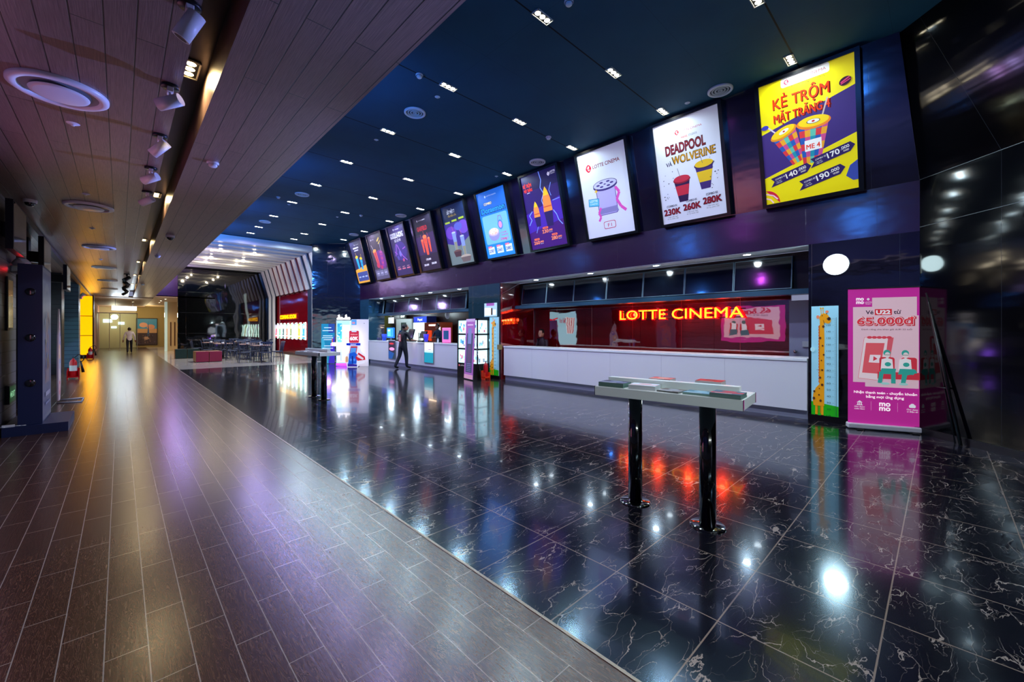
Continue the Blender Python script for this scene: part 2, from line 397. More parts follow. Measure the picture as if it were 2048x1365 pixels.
# wood soffit over the corridor, with the dark light slot between its two halves
DARKCH = mat('#120d0b', 0.3)
struct(MB(WOODC, DARKCH).box(-2.6, 0.33, -9, 31.2, 3.25, 3.33, WOODC).box(0.30, 0.33, -9, 31.2, 3.252, 3.62, DARKCH).build('ceiling'))
sbox('ceiling', 0.33, 0.52, -9, 31.2, 3.56, 3.62, DARKCH)
struct(MB(WOODC).box(0.52, 1.38, -9, 31.2, 3.25, 3.33).box(0.52, 0.55, -9, 31.2, 3.33, 3.62).build('ceiling'))
sbox('wall_bulkhead', 1.33, 1.38, -9, 31.2, 3.33, 5.4, mat('#2b2350', 0.35))
sbox('trim_2', -1.18, -1.08, 9.78, 31, 3.17, 3.25, mat('#332c33', 0.4))
sbox('ceiling', -2.6, 1.38, 31.2, 45, 3.22, 3.30, mat('#9a7a58', 0.5))
sbox('ceiling', 1.38, 4.2, 30.6, 45, 3.30, 3.38, mat('#d9b98a', 0.5))
# navy hall ceiling
struct(MB(NAVY).prism([(1.38, -9), (9, -9), (9, 0.0), (7.6, 0.3), (7.45, 18.85), (6.37, 19.95), (6.37, 20.4), (1.38, 20.4)], (0, 0, 5.38), (1, 0, 0), (0, 1, 0), (0, 0, 1), 0.1).build('ceiling'))
sbox('ceiling', 1.38, 7.4, 20.4, 30.7, 5.40, 5.46, mat('#0c1226', 0.6))
# poster wall: leaning upper part, fascia, columns
A0, D0 = Vector((7.95, 0.2, 0)), Vector((-0.691, -0.723, 0))
b = MB(LEANW); b.hexa([(7.95, 0.2, 3.49), (8.1, 0.2, 3.49), (8.1, 18.4, 3.49), (7.95, 18.4, 3.49), (7.45, 0.38, 5.38), (7.6, 0.38, 5.38), (7.6, 18.9, 5.38), (7.45, 18.9, 5.38)]); struct(b.build('wall_right'))
sbox('wall_fascia', 7.95, 8.12, 0.2, 18.4, 2.79, 3.49, FASCIA)
sbox('wall_column', 7.95, 8.7, 0.2, 1.46, 0, 2.79, BLACKW)
sbox('wall_column', 7.95, 8.7, 8.83, 10.3, 0, 2.79, STEEL)
sbox('wall_column', 7.95, 8.7, 17.5, 18.4, 0, 2.79, m_panel('blue_steel', '#23485c', ior=2.4, rough=0.08, wav=0.4, zh=9))
b = MB(SIDEW); e = A0 + D0 * 8.2; t0, t1 = Vector((7.49, 0.38, 5.38)), Vector((7.49, 0.38, 5.38)) + D0 * 8.2
bk = Vector((0.723, -0.691, 0)) * 0.12
b.hexa([A0, A0 + bk, e + bk, e, A0 + Vector((0, 0, 3.49)), A0 + bk + Vector((0, 0, 3.49)), e + bk + Vector((0, 0, 3.49)), e + Vector((0, 0, 3.49))])
z3 = Vector((0, 0, 3.492)); b.hexa([A0 + z3, A0 + bk + z3, e + bk + z3, e + z3, t0, t0 + bk, t1 + bk, t1]); struct(b.build('wall_side'))
b = MB(mat('#55585c', 0.3, metal=0.8)); w = -bk * 0.03
for z in (2.84, 3.49):
    b.hexa([A0 + w + Vector((0, 0, z)), A0 + Vector((0, 0, z)), e + Vector((0, 0, z)), e + w + Vector((0, 0, z)), A0 + w + Vector((0, 0, z + .006)), A0 + Vector((0, 0, z + .006)), e + Vector((0, 0, z + .006)), e + w + Vector((0, 0, z + .006))])
struct(b.build('trim_3'))
b = MB(BLACK); w = -bk * 0.15; hz = Vector((0, 0, 0.09))
b.hexa([A0 + w, A0 - bk * .001, e - bk * .001, e + w, A0 + w + hz, A0 + hz - bk * .001, e + hz - bk * .001, e + w + hz]); struct(b.build('baseboard_side'))
for y0, y1 in ((0.2, 1.46), (8.83, 10.3)): sbox('baseboard_right', 7.93, 7.949, y0, y1, 0, 0.09, BLACK)
# chamfered end wall
b = MB(m_panel('midnight_end_wall', '#0a1428', axis='X', pw=0.56, zoff=2.9, zh=3.0, rough=0.12, ior=1.8)); p, q = Vector((6.37, 19.93, 0)), Vector((7.95, 18.38, 0)); n = Vector((0.7, 0.71, 0)) * 0.1
H = Vector((0, 0, 5.38)); H1 = Vector((0, 0, 3.49)); q2 = Vector((7.45, 18.88, 5.38)); b.hexa([p, q, q + n, p + n, p + H1, q + H1, q + n + H1, p + n + H1])
b.hexa([p + H1, q + H1, q + n + H1, p + n + H1, p + H, q2, q2 + n, p + n + H]); struct(b.build('wall_end'))

# food hall recess: white portal ribs, red wall, dark glossy back wall
RIBW = mat('#e6e4de', 0.35)
BKW, BKB = mat('#8f979a', 0.5), mat('#16304a', 0.3)
for i in range(11):
    y = 20.4 + 0.915 * i; wd = 0.47; leg = i in (0, 1, 9, 10); zb = 0.0 if leg else 3.52
    ex = .20 if i == 0 else 0.0
    o1 = [(2.45, 5.16 + ex), (6.54, 5.16 + ex), (6.56, 5.12), (6.99, 3.52), (6.99, zb), (6.955, zb), (6.955, 3.51), (6.525, 5.10), (2.56, 5.10)]
    o2 = [(2.58, 5.105), (6.53, 5.105), (6.96, 3.5), (6.96, zb), (6.935, zb), (6.935, 3.48), (6.505, 5.08), (2.60, 5.08)]
    b = MB(RIBW); b.prism(o1, (0, y, 0), (1, 0, 0), (0, 0, 1), (0, 1, 0), wd)
    for k in range(3): b.prism(o2, (0, y + 0.02 + k * 0.155, 0), (1, 0, 0), (0, 0, 1), (0, 1, 0), 0.10)
    struct(b.build('trim_%d' % (4 + i)))
struct(MB(BKW).box(2.4, 6.56, 20.6, 30.6, 5.165, 5.20).build('ceiling'))
REDM = m_panel('red_gloss_wall', '#7c0313', pw=1.5, rough=0.08, ior=1.8, wav=0.1, zoff=3.0, zh=6, seam='#50000a')
for y0, y1, mm in ((20.45, 22.6, BKB), (22.6, 28.4, REDM), (28.4, 30.58, BKB)):
    struct(MB(mm).prism([(6.57, 5.16), (7.0, 3.52), (7.06, 3.52), (6.63, 5.2)], (0, y0, 0), (1, 0, 0), (0, 0, 1), (0, 1, 0), y1 - y0).build('wall_slanted'))
for y0, y1 in ((20.45, 22.6), (28.95, 30.58)): sbox('wall_recess', 7.0, 7.06, y0, y1, 0, 3.52, BKB)
sbox('wall_red', 7.1, 7.2, 22.75, 29.2, 0.12, 5.35, REDM)
sbox('baseboard_red', 7.07, 7.2, 22.75, 29.2, 0, 0.12, mat('#4a1a14', 0.3))
sbox('wall_recess', 7.1, 7.2, 20.1, 22.75, 0, 5.35, mat('#16304a', 0.2))
sbox('wall_recess', 7.1, 7.2, 29.2, 30.6, 0, 5.35, BLACK)
sbox('wall_food', 2.42, 7.2, 30.6, 30.75, 0, 5.35, FOODW)
sbox('wall_food', 1.38, 2.42, 30.6, 30.75, 3.33, 5.4, mat('#3b0f4a', 0.2))
for y in (22.5, 26, 29.5): lamp('POINT', (2.05, y, 4.6), 38, (0.55, 0.42, 1.0), size=0.15)
lamp('POINT', (1.9, 29.9, 4.6), 8, (1.0, 0.05, 0.4), size=0.15)
# corridor left side: piers, niche
sbox('wall_left', -2.0, -1.15, -9, 9.78, 0, 3.25, SID_G)
sbox('wall_left', -2.0, -1.82, 9.78, 22.9, 0, 3.25, SID_D)
sbox('wall_left', -2.0, -1.15, 22.9, 23.8, 0, 3.25, m_siding('blue_siding_x', '#6d9dab', ax='X'))
sbox('wall_left', -1.82, -1.35, 19.45, 20.3, 0, 3.25, SID_D)
sbox('wall_left', -1.82, -1.3, 12.4, 12.7, 0, 3.25, SID_D)
sbox('wall_left', -2.0, -1.15, 31.2, 46, 0, 3.22, mat('#c98f78', 0.5))
sbox('wall_left', -2.0, -1.5, 23.8, 31.2, 0, 3.25, mat('#8a6a50', 0.5))
# far end of the corridor
BEIGE = mat('#d8c69a', 0.45)
sbox('wall_end', -2, 0.94, 45.0, 45.15, 0, 3.22, BEIGE)
sbox('wall_end', 0.94, 4.2, 45.0, 45.15, 0, 3.3, mat('#b59a58', 0.5))
sbox('wall_end', 2.28, 4.2, 36.0, 36.12, 0, 3.3, mat('#e0c08a', 0.4))
GLS = m_glass()
t = MB(GLS); t.box(-1.15, 0.94, 41.0, 41.02, 0, 2.6); struct(t.build('window_1'))
t = MB(mat('#b9b2a0', 0.3, metal=0.5))
for x in (-1.1, -0.55, 0.0, 0.92): t.box(x - .015, x + .015, 40.98, 41.04, 0, 2.6)
t.box(-1.15, 0.94, 40.98, 41.04, 2.6, 2.66); struct(t.build('trim_15'))
t = MB(mat('#cfe9e0', 0.1, 0.25)); t.box(2.28 - .12, 2.28 + .02, 35.9, 36.14, 0, 3.3); struct(t.build('trim_16'))

# ticket booth and concession bay shells
SOFF = mat('#d7dde0', 0.4); DKRAIL = mat('#27455a', 0.25)
DARKIN = mat('#14060a', 0.3)
sbox('ceiling', 8.12, 8.52, 1.46, 8.83, 2.79, 2.86, SOFF); sbox('ceiling', 8.12, 8.52, 10.3, 17.5, 2.79, 2.86, SOFF)
sbox('ceiling', 7.96, 8.12, 1.46, 8.83, 2.780, 2.789, SOFF); sbox('ceiling', 7.96, 8.12, 10.3, 17.5, 2.780, 2.789, SOFF)
sbox('ceiling', 8.62, 9.05, 1.46, 8.83, 2.12, 2.18, DARKIN)
b = MB(REDG)   # back glass, in sheets; the far sheet stands a hair out of line
for y0, y1, dx in ((1.93, 3.3, 0), (3.305, 5.0, 0), (5.005, 6.6, 0), (6.605, 8.46, 0.0)):
    b.hexa([(9.05, y0, 0.0), (9.1, y0, 0), (9.1 + dx, y1, 0), (9.05 + dx, y1, 0), (9.05, y0, 2.79), (9.1, y0, 2.79), (9.1 + dx, y1, 2.79), (9.05 + dx, y1, 2.79)])
struct(b.build('wall_ticket_back'))
b = MB(REDG); b.hexa([(7.97, 8.81, 0), (9.1, 8.47, 0), (9.1, 8.55, 0), (7.97, 8.83, 0), (7.97, 8.81, 2.79), (9.1, 8.47, 2.79), (9.1, 8.55, 2.79), (7.97, 8.83, 2.79)]); struct(b.build('wall_ticket_left'))
sbox('trim_18', 9.02, 9.048, 8.47, 8.49, 0.9, 2.12, CHROME)
sbox('wall_ticket_right', 8.7, 9.1, 1.40, 1.46, 0, 2.79, BLACK)
# concession interior
sbox('wall_concession_back', 10.6, 10.7, 10.2, 23.2, 0, 2.8, mat('#2a1418', 0.3))
sbox('wall_concession_left', 8.7, 10.6, 23.2, 23.3, 0, 2.8, mat('#6b6a3c', 0.4))
sbox('wall_concession_right', 8.7, 10.6, 10.12, 10.2, 0, 2.8, mat('#39393f', 0.4))
sbox('ceiling', 8.62, 10.6, 10.2, 23.2, 2.30, 2.36, mat('#3c3034', 0.5))
sbox('wall_concession_olive', 10.5, 10.6, 20.4, 23.2, 0.0, 2.3, m_panel('olive_steel', '#6e6a34', rough=0.15, ior=2.2, wav=0.8))
for y in (11.5, 13.8, 16.2, 18.6, 21.4): lamp('POINT', (9.6, y, 2.2), 16, (0.75, 0.92, 1.0), size=0.12)

# ================================================================ LIGHT FITTINGS
ORD = ['first', 'second', 'third', 'fourth', 'fifth', 'sixth', 'seventh', 'eighth', 'ninth', 'tenth', 'eleventh', 'twelfth']
LENS = glow('#fff1d0', 110, 'lens_warm'); HOUS = mat('#b9bcb8', 0.3); INNER = mat('#1a1a1a', 0.4)
def triple(x, y, z, axis, label, group, power, colr, lens=LENS):
    t = thing('recessed_downlight', label, 'ceiling light', (x, y, z), group)
    L, w = 0.145, 0.062
    def B(b, u0, u1, v0, v1, z0, z1, m=None):
        if axis == 'X': b.box(x + u0, x + u1, y + v0, y + v1, z0, z1, m)
        else: b.box(x + v0, x + v1, y + u0, y + u1, z0, z1, m)
    f = MB(HOUS); B(f, -L, L, -w, -w + .01, z - .012, z); B(f, -L, L, w - .01, w, z - .012, z); B(f, -L, -L + .01, -w, w, z - .012, z); B(f, L - .01, L, -w, w, z - .012, z); f.build('trim_frame', t)
    f = MB(INNER); B(f, -L + .01, L - .01, -w + .01, w - .01, z - .004, z); f.build('reflector_tray', t)
    for k in (-1, 0, 1):
        cx, cy = (x + k * .086, y) if axis == 'X' else (x, y + k * .086)
        MB(lens).lathe((cx, cy, z - .006), [(0.0, 0), (0.031, 0), (0.036, 0.003)], n=16).build('lens', t)
    if power:
        lamp('SPOT', (x, y, z - .03), power, colr, size=0.045, angle=168, blend=0.35)
    return t
rows = [1.52, 3.47, 5.52, 7.59, 9.65, 11.74, 13.85, 15.98, 18.08, 19.45]
for x, cn in ((3.85, 'bulkhead-side row'), (5.47, 'middle row'), (7.08, 'poster-side row')):
    rr = rows[1:] if x < 4 else rows
    for k, y in enumerate(rr):
        if x > 7 and y > 19: continue
        triple(x, y, 5.38, 'X', 'triple-lens downlight in the navy ceiling, %s, %s from the camera' % (cn, ORD[k]), 'triple downlights in the navy ceiling', (75 if x < 4 else 85 if x < 6 else 38), (0.62, 0.86, 1.0) if x > 4 else (0.45, 0.38, 1.0))
for k, y in enumerate((4.22, 8.52, 13.0, 17.3, 21.6, 26.0)):
    triple(0.41, y, 3.555, 'Y', 'warm triple-lens downlight inside the dark slot of the wood ceiling, %s from the camera' % ORD[k], 'downlights in the dark ceiling slot', 24, (1, 0.78, 0.42), glow('#ffd78c', 22, 'lens_slot'))
for y in (-0.2, -3.0): lamp('SPOT', (0.41, y, 3.5), 60, (1, 0.86, 0.7), size=0.05, angle=150, blend=0.8)
for y in (1.5, -0.6, -2.6): lamp('SPOT', (3.85, y, 5.3), 150, (0.7, 0.85, 1.0), size=0.05, angle=150, blend=0.8)
# round soffit lamps above the counters
def puck(x, y, z, label, group, power):
    t = thing('round_downlight', label, 'ceiling light', (x, y, z), group)
    MB(WHITE).lathe((x, y, z - .012), [(0.062, 0), (0.075, .004), (0.075, .012)], n=24).build('ring', t)
    MB(glow('#e4f4ff', 45, 'lens_cool')).lathe((x, y, z - .009), [(0, 0), (0.06, 0)], n=24).build('lens', t)
    lamp('SPOT', (x, y, z - .03), power, (0.80, 0.93, 1.0), size=0.06, angle=150, blend=0.9)
for k, y in enumerate((2.41, 4.14, 5.81, 7.58)):
    puck(8.15, y, 2.787, 'small round lamp in the white soffit over the ticket counter, %s from the right' % ORD[k], 'soffit lamps over the counters', 30)
for k, y in enumerate((11.06, 12.83, 14.84, 16.7)):
    puck(8.15, y, 2.787, 'small round lamp in the white soffit over the snack counter, %s from the right' % ORD[k], 'soffit lamps over the counters', 30)
# air diffusers and small ceiling devices
def diffuser(x, y, z, r, rings, label, group):
    t = thing('air_diffuser', label, 'air vent', (x, y, z), group)
    MB(WHITE).lathe((x, y, z - .03), [(r * .78, .022), (r * .80, .004), (r * .93, 0), (r, .012), (r, .03)], n=48).build('outer_ring', t)
    if rings:
        b = MB(mat('#c5cdcc', 0.4))
        for q in rings: b.lathe((x, y, z - .022), [(r * (q - .07), .018), (r * (q - .05), 0), (r * (q + .03), 0), (r * (q + .05), .012)], n=40)
        b.build('inner_cones', t)
        MB(mat('#222a2c', 0.5)).lathe((x, y, z - .003), [(0, 0), (r * .8, 0)], n=32).build('throat', t)
    else:
        MB(mat('#dfe3e6', 0.35)).lathe((x, y, z - .045), [(0, 0), (r * .50, 0.0), (r * .58, .006), (r * .60, .014)], n=48).build('centre_disc', t)
        MB(mat('#8d949a', 0.4)).lathe((x, y, z - .012), [(0, .0), (r * .8, 0)], n=40).build('throat', t)
for k, y in enumerate((4.62, 8.66, 12.8, 16.85, 21.2, 25.4)):
    diffuser(-0.33, y, 3.25, 0.27, None, 'large white round air diffuser in the wood ceiling, %s from the camera' % ORD[k], 'round diffusers in the wood ceiling')
for x, y, l in ((7.14, 2.51, 'above the white two-cup poster, nearest the camera'), (7.09, 6.55, 'beside the poster with lightning'), (7.0, 12.86, 'above the poster with three red skewers'), (7.0, 16.78, 'at the far end of the poster row')):
    diffuser(x, y, 5.38, 0.19, (.16, .4, .64), 'ringed white air vent in the navy ceiling %s' % l, 'ringed vents in the navy ceiling')
for x, y, l in ((3.87, 6.6, 'nearest the camera'), (3.83, 12.84, 'second from the camera'), (3.82, 17.01, 'farthest along')):
    diffuser(x, y, 5.38, 0.19, (.16, .4, .64), 'ringed white air vent beside the bulkhead-side lights, %s' % l, 'ringed vents in the navy ceiling')
def detector(x, y, z, label):
    t = thing('smoke_detector', label, 'smoke detector', (x, y, z))
    MB(WHITE).lathe((x, y, z - .022), [(0.05, .0), (0.056, .008), (0.056, .022)], n=24).build('base', t)
    MB(mat('#dadfe2', 0.4), INNER).lathe((x, y, z - .05), [(0, 0), (0.03, 0), (0.04, .01), (0.042, .028)], n=24).build('sensor_cap', t)
for x, y, z, l in ((0.73, 5.47, 3.25, 'white smoke detector on the wood soffit nearest the camera'), (0.67, 13.31, 3.25, 'white smoke detector on the wood soffit beyond the dome camera'), (0.66, 22, 3.25, 'white smoke detector on the far part of the wood soffit'),
                   (3.35, 5.58, 5.38, 'white smoke detector on the navy ceiling by the bulkhead'), (6.34, 5.55, 5.38, 'white smoke detector on the navy ceiling near the lightning poster'), (3.9, 3.09, 5.38, 'white smoke detector on the navy ceiling at the top edge of the view'),
                   (3.4, 13.6, 5.38, 'small smoke detector on the navy ceiling far along the bulkhead'), (6.0, 13.8, 5.38, 'small smoke detector on the navy ceiling in the middle distance')): detector(x, y, z, l)
def sprinkler(x, y, z, label):
    MB(mat('#dfe5ea', 0.3)).lathe((x, y, z - .02), [(0, 0), (0.012, 0), (0.014, .008), (0.03, .012), (0.045, .02)], n=20).build('fire_sprinkler', label=label, category='sprinkler', group='flush sprinkler heads')
for x, y, z, l in ((-0.3, 5.29, 3.25, 'flush white sprinkler on the wood ceiling behind the nearest diffuser'), (-0.33, 7.91, 3.25, 'flush white sprinkler on the wood ceiling before the second diffuser'), (-0.36, 10.5, 3.25, 'flush white sprinkler on the wood ceiling past the second diffuser'), (-0.36, 15, 3.25, 'flush white sprinkler between the third and fourth diffusers'),
                   (3.89, 5.9, 5.38, 'sprinkler head beside the nearest bulkhead-side downlight row'), (3.85, 8.11, 5.38, 'sprinkler head behind the second bulkhead-side ceiling vent gap'), (7.14, 3.05, 5.38, 'sprinkler head above the white two-cup poster'), (7.0, 7.9, 5.38, 'sprinkler head above the blue popcorn poster'), (3.85, 14.2, 5.38, 'sprinkler head far along the bulkhead side of the navy ceiling'), (5.5, 14.6, 5.38, 'sprinkler head in the middle of the far navy ceiling')): sprinkler(x, y, z, l)
def dome(x, y, z, label):
    t = thing('dome_camera', label, 'security camera', (x, y, z))
    MB(WHITE).lathe((x, y, z - .045), [(0.062, 0), (0.07, .01), (0.07, .045)], n=28).build('housing', t)
    MB(SCREENOFF).ball((x, y, z - .045), 0.055, sc=(1, 1, .9), n=20).build('dome', t)
dome(-0.91, 8.81, 3.25, 'white dome security camera on the wood ceiling above the left wall screens')
dome(0.70, 10.26, 3.25, 'white dome security camera on the wood soffit right of the slot')
# track spot heads on the wood ceiling left of the slot
def spot_head(x, y, z, d, body, rose, label, group, s=1.0):
    t = thing('adjustable_spotlight', label, 'spotlight', (x, y, z), group)
    MB(rose).lathe((x, y, z - .022 * s), [(0, 0), (0.052 * s, 0), (0.056 * s, .006 * s), (0.056 * s, .022 * s)], n=28).build('ceiling_rose', t)
    bmx = MB(body); bmx.box(x - .018 * s, x + .018 * s, y - .04 * s, y + .045 * s, z - .055 * s, z - .02 * s); bmx.tube((x, y - .01 * s, z - .05 * s), (x, y - .01 * s, z - .105 * s), .009 * s, n=12); bmx.build('mount', t, bevel=.003)
    c = Vector((x, y - .01 * s, z - .125 * s)); d = Vector(d).normalized()
    a, e2 = c - d * .075 * s, c + d * .085 * s
    MB(body).tube(a, e2, .043 * s, n=28).tube(e2, e2 + d * .002, .043 * s, n=28).build('head', t)
    MB(INNER).tube(e2 + d * .0021, e2 + d * .003, .030 * s, n=24).build('lens', t)
for k, (x, y) in enumerate(((0.28, 2.9), (0.27, 3.97), (0.27, 5.04), (0.25, 6.12), (0.26, 7.21))):
    dd = [(-.42, .25, -.85), (-.72, .55, -.28), (-.58, .42, -.62), (-.70, .60, -.32), (-.66, .60, -.38)][k]
    spot_head(x, y, 3.25, dd, WHITE, BLACK, 'white cylinder spotlight on the wood ceiling beside the slot, %s from the camera' % ORD[k], 'white cylinder spotlights', 1.0)
for k, y in enumerate((18.3, 20.1, 21.9, 23.7, 25.7)):
    spot_head(0.16, y, 3.25, [(-.6, -.5, -.5), (.5, -.6, -.5)][k % 2], BLACK, BLACK, 'small black spotlight in the far cluster beside the slot, %s from the camera' % ORD[k], 'black spotlights', 1.3)

# ================================================================ POSTERS ON THE LEANING WALL
LV = Vector((-0.5, 0, 1.89)).normalized(); LU = Vector((0, -1, 0)); LN = LU.cross(LV)
if LN.x > 0: LN = -LN
PW, PH = 1.18, 1.83      # printed sheet
RC = ['#d8343a', '#1d8aa0', '#e8a020', '#2456a8', '#5fb8a0', '#c84a86']
def p_yellow(a):
    Y, Pp, Wt = '#f2dc00', '#3f2a72', '#f4f0ec'
    a.rect(0, 0, PW, PH, Y); a.poly([(0, .42), (PW, .78), (PW, 1.42), (0, 1.10)], Pp)
    a.rrect(.30, 1.70, .90, PH, .03, '#e6e2dc'); a.roundel(.37, 1.765, .035, '#b01830', Wt); a.text('LOTTE CINEMA', .43, 1.745, .04, '#a01830', w=.43, al='L')
    a.text('ILLUMINATION', .50, 1.655, .042, '#2a2416', w=.30, bold=.01); a.text('PRESENTS', .76, 1.66, .03, '#5a4a10', w=.16)
    a.text('KẺ TRỘM', .54, 1.415, .16, '#7a1010', w=.72, bold=.02); a.text('MẶT TRĂNG 4', .545, 1.21, .13, '#7a1010', w=.72, bold=.02)
    a.text('KẺ TRỘM', .53, 1.43, .155, '#f2501e', w=.71, bold=.018); a.text('MẶT TRĂNG 4', .53, 1.225, .125, '#f2501e', w=.71, bold=.018)
    a.cup(.47, .56, .16, .33, .52, 20, RC, ('#e08a12', '#f6c800'), (-.2, -.45, .22, '#d8c8d8')); a.cup(.64, .50, .22, .38, .58, -4, RC, ('#f08018', '#f8cc00'), (.25, .42, .30, '#c8b0a8'))
    a.ell(.68, 1.095, .085, .033, '#3a3020', -4); a.ell(.68, 1.097, .075, .028, '#ece6dc', -4); a.ell(.68, 1.097, .02, .014, '#c02020')
    a.ell(.30, 1.07, .07, .028, '#ece6dc', 22); a.ell(.30, 1.07, .016, .012, '#c02020')
    a.rect(.56, .68, .77, .84, '#efeae6'); a.text('ME 4', .665, .71, .07, '#e0401c', w=.17, bold=.03)
    def ban(x, y, k, t1, t2):
        q = .24; P = lambda u, v: (x + u * k, y + (v + u * q) * k); r = math.degrees(math.atan(q)); w = .60
        a.poly([P(0, 0), P(w, 0), P(w + .07, .085), P(w, .17), P(0, .17), P(.06, .085)], '#2c1c58')
        a.text(t1, *P(.08, .10), .03 * k, Wt, al='L', rot=r, w=.17 * k); a.text('1 ly nước', *P(.09, .06), .018 * k, Wt, al='L', rot=r); a.text('1 bắp ngọt', *P(.09, .03), .018 * k, Wt, al='L', rot=r)
        a.text(t2, *P(.27, .045), .095 * k, Wt, w=.19 * k, al='L', bold=.02, rot=r); a.text('.000', *P(.465, .085), .055 * k, Wt, w=.13 * k, al='L', bold=.01, rot=r); a.text('VND', *P(.50, .035), .03 * k, Wt, al='L', bold=.01, rot=r)
    ban(.08, .26, .82, 'COMBO 01', '140'); ban(.46, .12, .86, 'COMBO 03', '190'); ban(.62, .42, .80, 'COMBO 02', '170')
    a.poly([(PW, .40), (PW - .09, .34), (PW - .14, .20), (PW - .06, .12), (PW, .12)], '#3a4aa0')
    a.ell(1.07, 1.50, .07, .055, '#3a0c28', 20); a.line([(1.02, 1.49), (1.12, 1.54)], .018, '#e04070'); a.line([(1.02, 1.47), (1.13, 1.51)], .012, '#e04070')
    a.ell(.0, .0, .19, .22, '#d02038', a0=0, a1=90); a.line([(.0, .17), (.10, .13), (.16, .06)], .02, '#f4c8d0'); a.line([(.0, .10), (.06, .07), (.10, .01)], .02, '#f4c8d0')
    a.ell(.05, 1.20, .05, .035, '#3a3ab0')
def p_white_cups(a):
    a.rect(0, 0, PW, PH, '#d9d7e6'); a.roundel(.44, 1.60, .04, '#c01828', '#fff'); a.text('LOTTE CINEMA', .51, 1.58, .035, '#b03040', w=.38, al='L')
    a.rect(.50, 1.465, .64, 1.525, '#f0d8d8'); a.text('MARVEL', .57, 1.475, .036, '#c02028', w=.12, bold=.02); a.text('STUDIOS', .72, 1.475, .036, '#555560', w=.15)
    a.text('DEADPOOL', .56, 1.25, .17, '#4a0d10', w=.74, bold=.05); a.text('DEADPOOL', .56, 1.26, .15, '#7a1518', w=.72, bold=.02)
    a.text('VÀ', .235, 1.05, .075, '#251c3c', w=.12, bold=.02); a.text('WOLVERINE', .69, 1.06, .145, '#3a2c10', w=.78, bold=.045); a.text('WOLVERINE', .69, 1.07, .13, '#e0a818', w=.76, bold=.02)
    for c, x, w0, w1, y0, h, sp in (('#c0283c',   .44, .16, .30, .36, .40, ('#8a1428', '#2b1440')), ('#e0b414', .86, .16, .32, .50, .42, ('#2f1c50', '#3c2468'))):   # plain drink cups
        a.poly([(x - w0 / 2, y0), (x + w0 / 2, y0), (x + w1 / 2, y0 + h), (x - w1 / 2, y0 + h)], sp[1])
        a.poly([(x - w0 * .62, y0 + h * .3), (x + w0 * .62, y0 + h * .3), (x + w1 * .44, y0 + h * .75), (x - w1 * .44, y0 + h * .75)], c)
        a.ell(x, y0 + h, w1 * .54, w1 * .22, sp[0]); a.ell(x, y0 + h + .02, w1 * .5, w1 * .2, c); a.line([(x - .02, y0 + h + .03), (x - .06, y0 + h + .22)], .008, '#555')
    for i in range(26):
        x, y = random.choice((random.uniform(.05, .3), random.uniform(.95, 1.12))), random.uniform(.45, 1.1); r = random.uniform(.006, .016); a.poly([(x - r, y), (x, y + r * .6), (x + r, y + r * .2), (x, y - r)], '#2a2838')
    for x, y, n in ((.20, .13, '230K'), (.58, .16, '260K'), (.95, .20, '280K')):
        a.text('COMBO ' + {'2': '0'}[n[0]] + str(1 + (x > .4) + (x > .8)), x, y + .175, .038, '#2a2050', w=.20, bold=.02); a.text(n, x, y + .03, .115, '#38101c', w=.32, bold=.06); a.text(n, x, y + .037, .10, '#b02038', w=.30, bold=.02)
        a.text('1 bắp nước ngọt', x, y - .02, .018, '#444', w=.2); a.text('01 ly nhân vật', x, y - .055, .018, '#444', w=.22)
def p_reel(a):
    a.rect(0, 0, PW, PH, '#dfe0ee'); a.roundel(.25, 1.50, .075, '#c8102e', '#fff'); a.text('LOTTE CINEMA', .36, 1.465, .075, '#8e2038', w=.66, al='L', bold=.02)
    a.rrect(.36, .45, .84, 1.02, .04, '#5a4890'); a.rrect(.375, .465, .825, 1.02, .04, '#b9aee0'); a.poly([(.375, .60), (.825, .60), (.86, .48), (.33, .48)], '#8a80b8')
    a.ell(.60, 1.06, .30, .10, '#3c2c72'); a.ell(.60, 1.09, .30, .10, '#3c2c72'); a.ell(.60, 1.09, .285, .09, '#c9c6e8')
    for i in range(6): t = i * PI / 3; a.ell(.60 + .17 * math.cos(t), 1.09 + .05 * math.sin(t), .045, .018, '#4a3a80')
    a.ell(.60, 1.09, .03, .012, '#4a3a80')
    a.poly([(.12, .70), (.39, .66), (.41, .83), (.14, .86)], '#2a7aa8'); a.poly([(.13, .71), (.38, .675), (.40, .82), (.15, .85)], '#58b8e0'); a.text('LOTTE', .265, .775, .05, '#e8f6ff', w=.2, bold=.02, rot=-6); a.text('CINEMA', .26, .72, .035, '#e8f6ff', w=.2, rot=-6)
    a.line([(.43, .62), (.36, .52), (.40, .42), (.34, .34)], .05, '#e055b8'); a.line([(.84, .98), (.92, .86), (.84, .72), (.92, .56), (1.03, .46)], .06, '#e055b8')
    a.poly([(.36, .93), (.375, .97), (.41, .98), (.38, 1.0), (.365, 1.04), (.35, 1.0), (.31, .985), (.35, .97)], '#f0c020')
    a.rrect(.44, .15, .74, .31, .04, '#c02848'); a.rrect(.452, .162, .728, .298, .034, '#dfe0ee'); a.text('F1', .59, .19, .075, '#c02848', w=.10)
